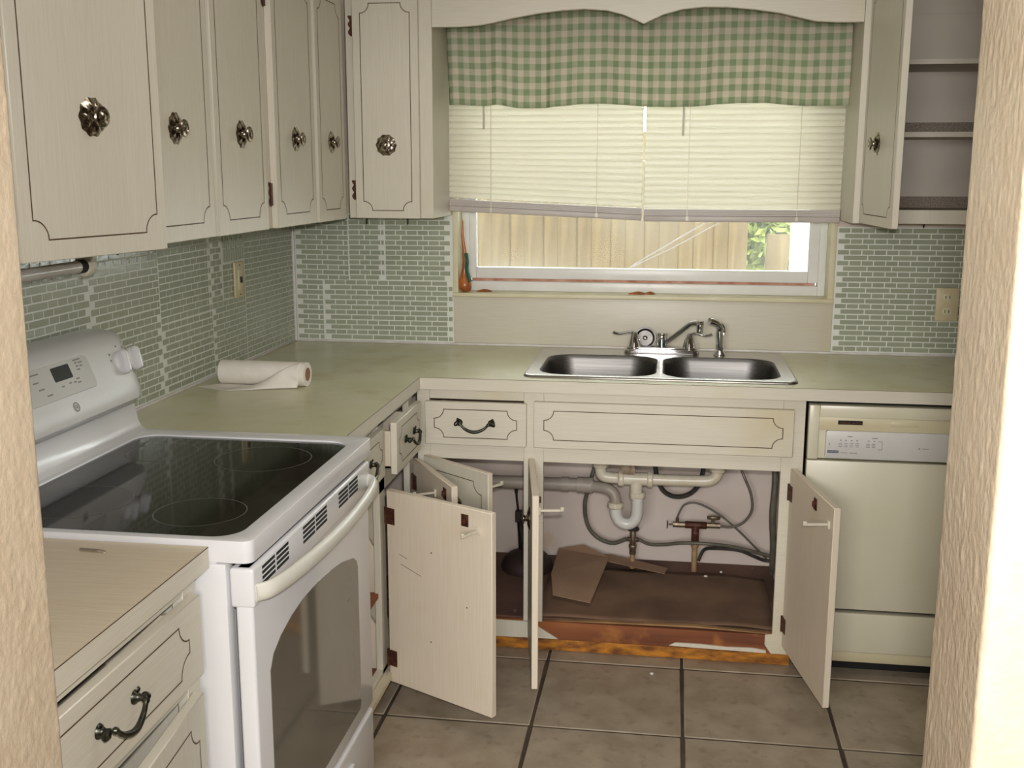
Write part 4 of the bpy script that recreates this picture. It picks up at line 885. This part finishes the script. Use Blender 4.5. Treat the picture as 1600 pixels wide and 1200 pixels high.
# ------------------------------------------------------------------ paper roll, clip
pr_ = root('paper_towel_roll', 'white paper towel roll lying on the corner worktop with a loose end', 'paper roll', (.2, -.84, .914))
A0 = Vector((.068, -.838, .9502)); A1 = Vector((.338, -.846, .9502)); RR = .0355; ax = (A1-A0).normalized(); Ln = (A1-A0).length; side = Vector((ax.y, -ax.x, 0))
part('roll', MB().lathe([(.0195, 0), (RR-.003, 0), (RR, .003), (RR, Ln-.001), (RR-.001, Ln), (.0195, Ln)], A0, ax, 36), M['paper'], pr_, smooth=True)
part('core', MB().lathe([(.0195, Ln-.02), (.0195, Ln+.0008), (.015, Ln+.0010)], A0, ax, 24), M['core'], pr_, smooth=True)
def fn(u, v):
    s = .30+.66*u; th = -pi/2+.05+(pi*.98)*u**.8*(1-v)     # from the counter line up over the roll
    th0 = -pi/2+.02+(pi*.93)*min(1, u*1.0)
    p0 = A0+ax*(Ln*s)+side*cos(th0)*(RR+.002)+Vector((0, 0, 1))*sin(th0)*(RR+.002)
    e = Vector((.115, -.953, .916)).lerp(Vector((.318, -.884, .916)), u)
    p = p0.lerp(e, v)
    # follow the cylinder before leaving it
    c = A0+ax*(Ln*s); d = p-c; d -= ax*d.dot(ax)
    if d.length < RR+.002: p = c+d.normalized()*(RR+.002)+ax*((p-c).dot(ax))
    p.z = max(p.z, .9155); return p
lo = part('loose_sheet', MB().grid(fn, 24, 14), M['paper'], pr_, smooth=True)
part('flat_sheet', MB().add([(.018, -.905, .9152), (.13, -.952, .9152), (.29, -.885, .9152), (.30, -.84, .9152), (.075, -.842, .9152)], [(0, 1, 2, 3, 4)]), M['paper'], pr_)
for o in list(pr_.children):
    if o.name.startswith(('loose_sheet', 'flat_sheet')):
        md = o.modifiers.new('thickness', 'SOLIDIFY'); md.thickness = .0006
single('wire_clip', MB().tube(crom([(.424, -2.262, .9155), (.45, -2.263, .9155), (.472, -2.268, .9155), (.474, -2.276, .9155), (.45, -2.274, .9155), (.432, -2.272, .9155), (.43, -2.267, .9157), (.46, -2.27, .9157)], 4), .0011, 6), M['wire'], 'small pale wire clip lying on the short worktop by the stove', 'clip', smooth=True)

# ------------------------------------------------------------------ stove
RY0, RY1 = -2.213, -1.462
rg = root('electric_stove', 'white freestanding electric stove with a black glass cooktop', 'stove', (.35, -1.83, 0))
part('body', MB().box(.03, .640, RY0+.006, RY1-.006, .03, .885), M['enamel'], rg, bevel=.004)
part('front_frame', MB().box(.60, .657, RY0+.003, RY0+.034, .05, .880).box(.60, .657, RY1-.034, RY1-.004, .05, .880).box(.62, .657, RY0+.034, RY1-.034, .868, .884), M['enamel'], rg, bevel=.003)
top = plate([(p[0], p[1]) for p in rrect(.02, .705, RY0, RY1, .018, 5)], [rrect(.158, .670, -2.194, -1.514, .05, 7)], .884, .9235)
part('cooktop_frame', weld(top), M['enamel'], rg, bevel=.005, seg=3)
gl = part('cooktop_glass', MB().prism(rrect(.156, .672, -2.196, -1.512, .05, 7), 'z', .90, .9195), M['glassblack'], rg, bevel=.001, seg=1)
def ringmb(cx, cy, r, w=.0022, z=.9197, ns=64):
    mb = MB(); mb.add([(cx+rr*cos(2*pi*k/ns), cy+rr*sin(2*pi*k/ns), z) for rr in (r-w, r) for k in range(ns)], [(k, (k+1) % ns, ns+(k+1) % ns, ns+k) for k in range(ns)]); return mb
for cx, cy, r, more in ((.545, -2.055, .085, 0), (.520, -1.675, .105, 0), (.285, -2.03, .105, 0), (.275, -1.655, .08, 0)):
    bz = part('burner_zone', MB().prism([(cx+(r-.002)*cos(2*pi*k/64), cy+(r-.002)*sin(2*pi*k/64)) for k in range(64)], 'z', .9192, .91965), M['burner'], gl)
    part('burner_ring', ringmb(cx, cy, r), M['ring'], gl)
# backguard: lower panel and bulging console
part('backguard_panel', MB().prism([(.02, .905), (.158, .919), (.146, .923), (.132, .932), (.124, .947), (.120, .97), (.114, 1.0), (.11, 1.02), (.02, 1.02)], 'y', RY0+.004, RY1-.004), M['enamel'], rg, bevel=.004, smooth=True)
cons = [(.02, .99), (.118, .992), (.140, .998), (.152, 1.012), (.150, 1.030), (.142, 1.05), (.118, 1.11), (.106, 1.14), (.096, 1.158), (.080, 1.168), (.055, 1.172), (.02, 1.172)]
co = MB(); n = len(cons); ring = []
ys = [RY0-.002, RY0+.006, RY0+.02, RY0+.05]+[RY0+.05+(RY1-RY0-.1)*k/8 for k in range(1, 8)]+[RY1-.05, RY1-.02, RY1-.006, RY1+.002]
cx, cz = .06, 1.085
for y in ys:
    e = min(y-(RY0-.002), (RY1+.002)-y); f = 1-.30*max(0, 1-e/.045)**2
    ring.append([Vector((max(.02, cx+(p[0]-cx)*(f if p[0] > cx else 1)), y, cz+(p[1]-cz)*(1-(1-f)*.5))) for p in cons])
part('console', co.loft(ring, True, True), M['console'], rg, smooth=True)
# frame on the slanted console face: origin on the face, e1 along +y, e2 up the slope, e3 outwards
e2 = Vector((-.040, 0, .10)).normalized(); e1 = Vector((0, 1, 0)); e3 = e1.cross(e2)*1
if e3.x < 0: e3 = -e3
def onface(y, h, out=.0):    # h: height z on the slope
    x = .142+(h-1.05)*(-.4); return Vector((x, y, h))+e3*out
def facebox(y0, y1, h0, h1, o0, o1, r=None):
    mb = MB()
    if r is None:
        c = [onface(y0, h0, o0), onface(y1, h0, o0), onface(y1, h1, o0), onface(y0, h1, o0), onface(y0, h0, o1), onface(y1, h0, o1), onface(y1, h1, o1), onface(y0, h1, o1)]
        return mb.add(c, [(0, 3, 2, 1), (4, 5, 6, 7), (0, 1, 5, 4), (1, 2, 6, 5), (2, 3, 7, 6), (3, 0, 4, 7)])
    ol = rrect(y0, y1, h0, h1, r, 4); return mb.loft([[onface(a, b, o0) for a, b in ol], [onface(a, b, o1) for a, b in ol]], True, True)
pan = part('control_panel', facebox(-1.985, -1.658, 1.068, 1.137, -.002, .0016, .012), M['panelgrey'], rg, bevel=.0008, seg=1)
part('display', facebox(-1.805, -1.737, 1.101, 1.130, .001, .0024, .003), M['display'], pan)
pm = MB(); rs = random.Random(2)
for (y0, y1, h) in ((-1.715, -1.685, 1.131), (-1.712, -1.703, 1.125), (-1.698, -1.683, 1.124), (-1.712, -1.701, 1.118), (-1.697, -1.686, 1.117), (-1.712, -1.700, 1.111), (-1.76, -1.75, 1.090), (-1.742, -1.732, 1.089),
                    (-1.728, -1.716, 1.094), (-1.728, -1.716, 1.086), (-1.79, -1.78, 1.088), (-1.88, -1.85, 1.126), (-1.88, -1.86, 1.11), (-1.87, -1.85, 1.095), (-1.85, -1.83, 1.08)):
    pm.v += facebox(y0, y1, h, h+.003, .0017, .002).v; k0 = len(pm.v)-8; pm.f += [tuple(i+k0 for i in f) for f in [(0, 3, 2, 1), (4, 5, 6, 7), (0, 1, 5, 4), (1, 2, 6, 5), (2, 3, 7, 6), (3, 0, 4, 7)]]
part('button_print', pm, M['print'], pan, kind='stuff')
def kn(y, h, nm='control_knob'):
    mb = MB(); o = onface(y, h, 0)
    mb.lathe([(.029, 0), (.0295, .004), (.027, .008), (.023, .010), (.004, .011)], o, e3, 28)
    k = part(nm, mb, M['enamel'], rg, smooth=True)
    g = MB(); dirv = (e2*.9+e1*.25).normalized(); w = dirv.cross(e3)
    loops = []
    for hh, sc_ in ((.008, 1), (.0165, .96), (.0195, .85)):
        loops.append([o+e3*hh+dirv*(a*.0285*sc_)+w*(b*.0075*sc_) for a, b in ((-1, -.6), (-.8, -1), (.8, -1), (1, -.6), (1, .6), (.8, 1), (-.8, 1), (-1, .6))])
    part('grip', g.loft(loops, True, True), M['enamel'], k, bevel=.0015)
    q = MB()
    for a, b in ((-.040, .012), (-.036, .026), (.004, .04), (.03, .034)): 
        p = o+e1*a+e2*b; q.lathe([(.0026, .0), (.0026, .0008)], p, e3, 8)
    part('dial_print', q, M['print'], k, kind='stuff')
for y, h in ((-1.528, 1.097), (-1.472, 1.097), (-2.075, 1.097), (-2.145, 1.097)): kn(y, h)
bo = onface(-1.77, 1.043, .0); bd = MB()
bd.loft([[bo+e3*hh+e1*(.011*cos(a))+e2*(.011*sin(a)) for a in [2*pi*k/20 for k in range(20)]] for hh in (-.003, .001)], True, True)
bg_ = part('badge', bd, M['panelgrey'], rg)
rb = MB(); rb.tube([bo+e3*.0014+e1*(.0095*cos(a))+e2*(.0095*sin(a)) for a in [2*pi*k/20 for k in range(21)]], .0008, 6); part('badge_ring', rb, M['print'], bg_)
def text(body, size, M4, material, parent, name='lettering', align='CENTER'):
    cu_ = bpy.data.curves.new(name, 'FONT'); cu_.body = body; cu_.size = size; cu_.align_x = align; cu_.align_y = 'CENTER'; cu_.extrude = .0003; cu_.resolution_u = 2
    tmp = bpy.data.objects.new(name, cu_); me = bpy.data.meshes.new_from_object(tmp); me.materials.clear(); me.materials.append(material); bpy.data.objects.remove(tmp)
    o = bpy.data.objects.new(name, me); COL.objects.link(o); o.parent = parent
    o.matrix_basis = Matrix.Translation(-OFF[parent.name]) @ M4; return o
F4 = Matrix((( e1.x, e2.x, e3.x, 0), (e1.y, e2.y, e3.y, 0), (e1.z, e2.z, e3.z, 0), (0, 0, 0, 1)))
text('GE', .0105, Matrix.Translation(bo+e3*.0014) @ F4, M['print'], bg_, 'monogram')
# oven door
DX = .700
od = part('oven_door', MB().box(.668, DX, RY0+.010, RY1-.022, .262, .872), M['enamel'], rg, bevel=.006, seg=3)
wpoly = [(-2.128, .30), (-1.600, .30), (-1.588, .315), (-1.588, .648), (-1.596, .665), (-1.62, .680), (-1.70, .700), (-1.78, .712), (-1.87, .719), (-1.95, .719), (-2.02, .712), (-2.08, .698), (-2.12, .680), (-2.138, .655), (-2.14, .315)]
part('oven_window', MB().prism([(p[0], p[1]) for p in wpoly], 'x', DX-.002, DX+.0012), M['ovenglass'], od)
part('door_trim', MB().box(.66, DX+.004, RY0+.008, RY1-.020, .80, .872), M['enamel'], od, bevel=.006, seg=3)
for ya, yb in ((-2.165, -2.034), (-1.952, -1.806), (-1.724, -1.583)):
    vt = MB(); m_ = (ya+yb)/2
    for q in range(4):
        z = .858-q*.0094
        vt.box(DX+.0035, DX+.0046, ya, m_-.004, z, z+.0055); vt.box(DX+.0035, DX+.0046, m_+.004, yb, z, z+.0055)
    part('vent_slots', vt, M['slot'], od)
hp = crom([(DX+.002, RY0+.018, .826), (DX+.022, RY0+.045, .826), (DX+.036, RY0+.12, .826), (DX+.046, RY0+.24, .826), (DX+.050, (RY0+RY1)/2, .826), (DX+.046, RY1-.24, .826), (DX+.036, RY1-.12, .826), (DX+.022, RY1-.055, .826), (DX+.002, RY1-.030, .826)], 6)
hb = MB(); rings = []
for i, p in enumerate(hp):
    t = (hp[min(i+1, len(hp)-1)]-hp[max(i-1, 0)]).normalized(); nrm = Vector((t.y, -t.x, 0)); nrm = nrm if nrm.x > 0 else -nrm
    rings.append([p+nrm*(.010*cos(a))+Vector((0, 0, 1))*(.0165*sin(a)) for a in [2*pi*k/16 for k in range(16)]])
part('handle', hb.loft(rings, True, True), M['handleplastic'], od, smooth=True)
dr = part('storage_drawer', MB().box(.668, DX, RY0+.010, RY1-.022, .06, .248), M['enamel'], rg, bevel=.008, seg=3)
part('drawer_pull', MB().prism(rrect(RY1-.56, RY1-.20, .165, .205, .018, 5), 'x', DX-.001, DX+.008), M['enamel'], dr, bevel=.003)
for y in (RY0+.05, RY1-.05): part('foot', MB().lathe([(.02, 0), (.02, .03)], (.6, y, 0), (0, 0, 1), 12), M['black'], rg)

# ------------------------------------------------------------------ dishwasher
DW0, DW1, DY = 1.811, 2.420, -.637
dw = root('dishwasher', 'almond built-in dishwasher with a white control strip beside the sink cabinet', 'dishwasher', (2.12, -.3, 0))
part('tub', MB().box(DW0+.004, DW1-.004, -.60, -.02, .06, .868), M['slot'], dw)
cp = part('console', MB().box(DW0, DW0+.03, DY, -.60, .697, .862).box(DW1-.03, DW1, DY, -.60, .697, .862).box(DW0+.03, DW1-.03, DY, -.60, .826, .862).box(DW0+.03, DW1-.03, DY+.012, -.60, .697, .826), M['almond'], dw, bevel=.003)
part('recess', MB().box(DW0+.028, DW1-.028, DY+.004, DY+.014, .786, .828), M['almondrust'], dw, bevel=.002)
part('latch_slot', MB().box(1.895, 1.965, DY+.002, DY+.006, .805, .817), M['slot'], dw)
part('latch_grille', MB().box(1.90, 1.93, DY+.0008, DY+.003, .808, .813).box(1.935, 1.962, DY+.0008, DY+.003, .808, .813), M['rust'], dw)
part('second_slot', MB().box(2.045, 2.125, DY+.002, DY+.0045, .804, .818), M['almondrust'], dw, bevel=.001)
ws = part('control_strip', MB().prism(rrect(1.862, 2.395, .702, .786, .008, 4), 'y', DY-.001, DY+.013), M['whitestrip'], dw, bevel=.002)
pm = MB()
for i, x in enumerate((1.905, 1.920, 1.936, 1.952, 1.985, 2.001)):
    pm.box(x-.002, x+.002, DY-.0016, DY-.0008, .7565, .7595)
for x0, x1, z0, z1 in ((1.924, 1.938, .769, .771), (1.994, 2.010, .766, .768), (1.906, 1.926, .719, .7205), (1.932, 1.954, .719, .7205), (2.128, 2.132, .738, .742), (2.138, 2.156, .7392, .7408), (1.872, 1.874, .742, .749)): pm.box(x0, x1, DY-.0016, DY-.0008, z0, z1)
for x in (1.905, 1.921, 1.937, 1.953, 1.984, 2.000):
    for z in (.738, .743, .748): pm.box(x-.0055, x+.0045, DY-.0015, DY-.0008, z, z+.0016)
for z0, z1, x0, x1 in ((.732, .7335, 2.012, 2.024), (.756, .7575, 2.012, 2.024), (.732, .757, 2.0235, 2.0245)): pm.box(x0, x1, DY-.0015, DY-.0008, z0, z1)
part('button_print', pm, M['print'], ws, kind='stuff')
lb = part('logo_block', MB().box(1.868, 1.900, DY-.0016, DY-.0005, .7185, .7265), M['navy'], ws)
text('KENMORE', .0062, Matrix.Translation((1.884, DY-.0018, .7225)) @ Matrix.Rotation(pi/2, 4, 'X'), M['whitestrip'], ws)
part('door_panel', MB().box(DW0, DW1, DY+.004, -.60, .226, .692), M['almond'], dw, bevel=.002)
part('lower_panel', MB().box(DW0, DW1, DY+.006, -.60, .086, .212), M['almond'], dw, bevel=.002)
part('kick_strip', MB().box(DW0, DW1, DY+.010, -.60, .052, .084), M['almondrust'], dw, bevel=.002)
part('toe_recess', MB().box(DW0, DW1, -.56, -.55, 0, .055), M['slot'], dw)
fl_ = root('base_cabinet', 'plain cream base cabinet past the dishwasher, hidden behind the doorway edge', 'cabinet', (2.7, -.3, 0))
part('cabinet_box', MB().box(2.43, 2.98, SF, -.01, .09, .875).box(2.43, 2.98, -.55, -.01, 0, .09), M['laminate'], fl_)
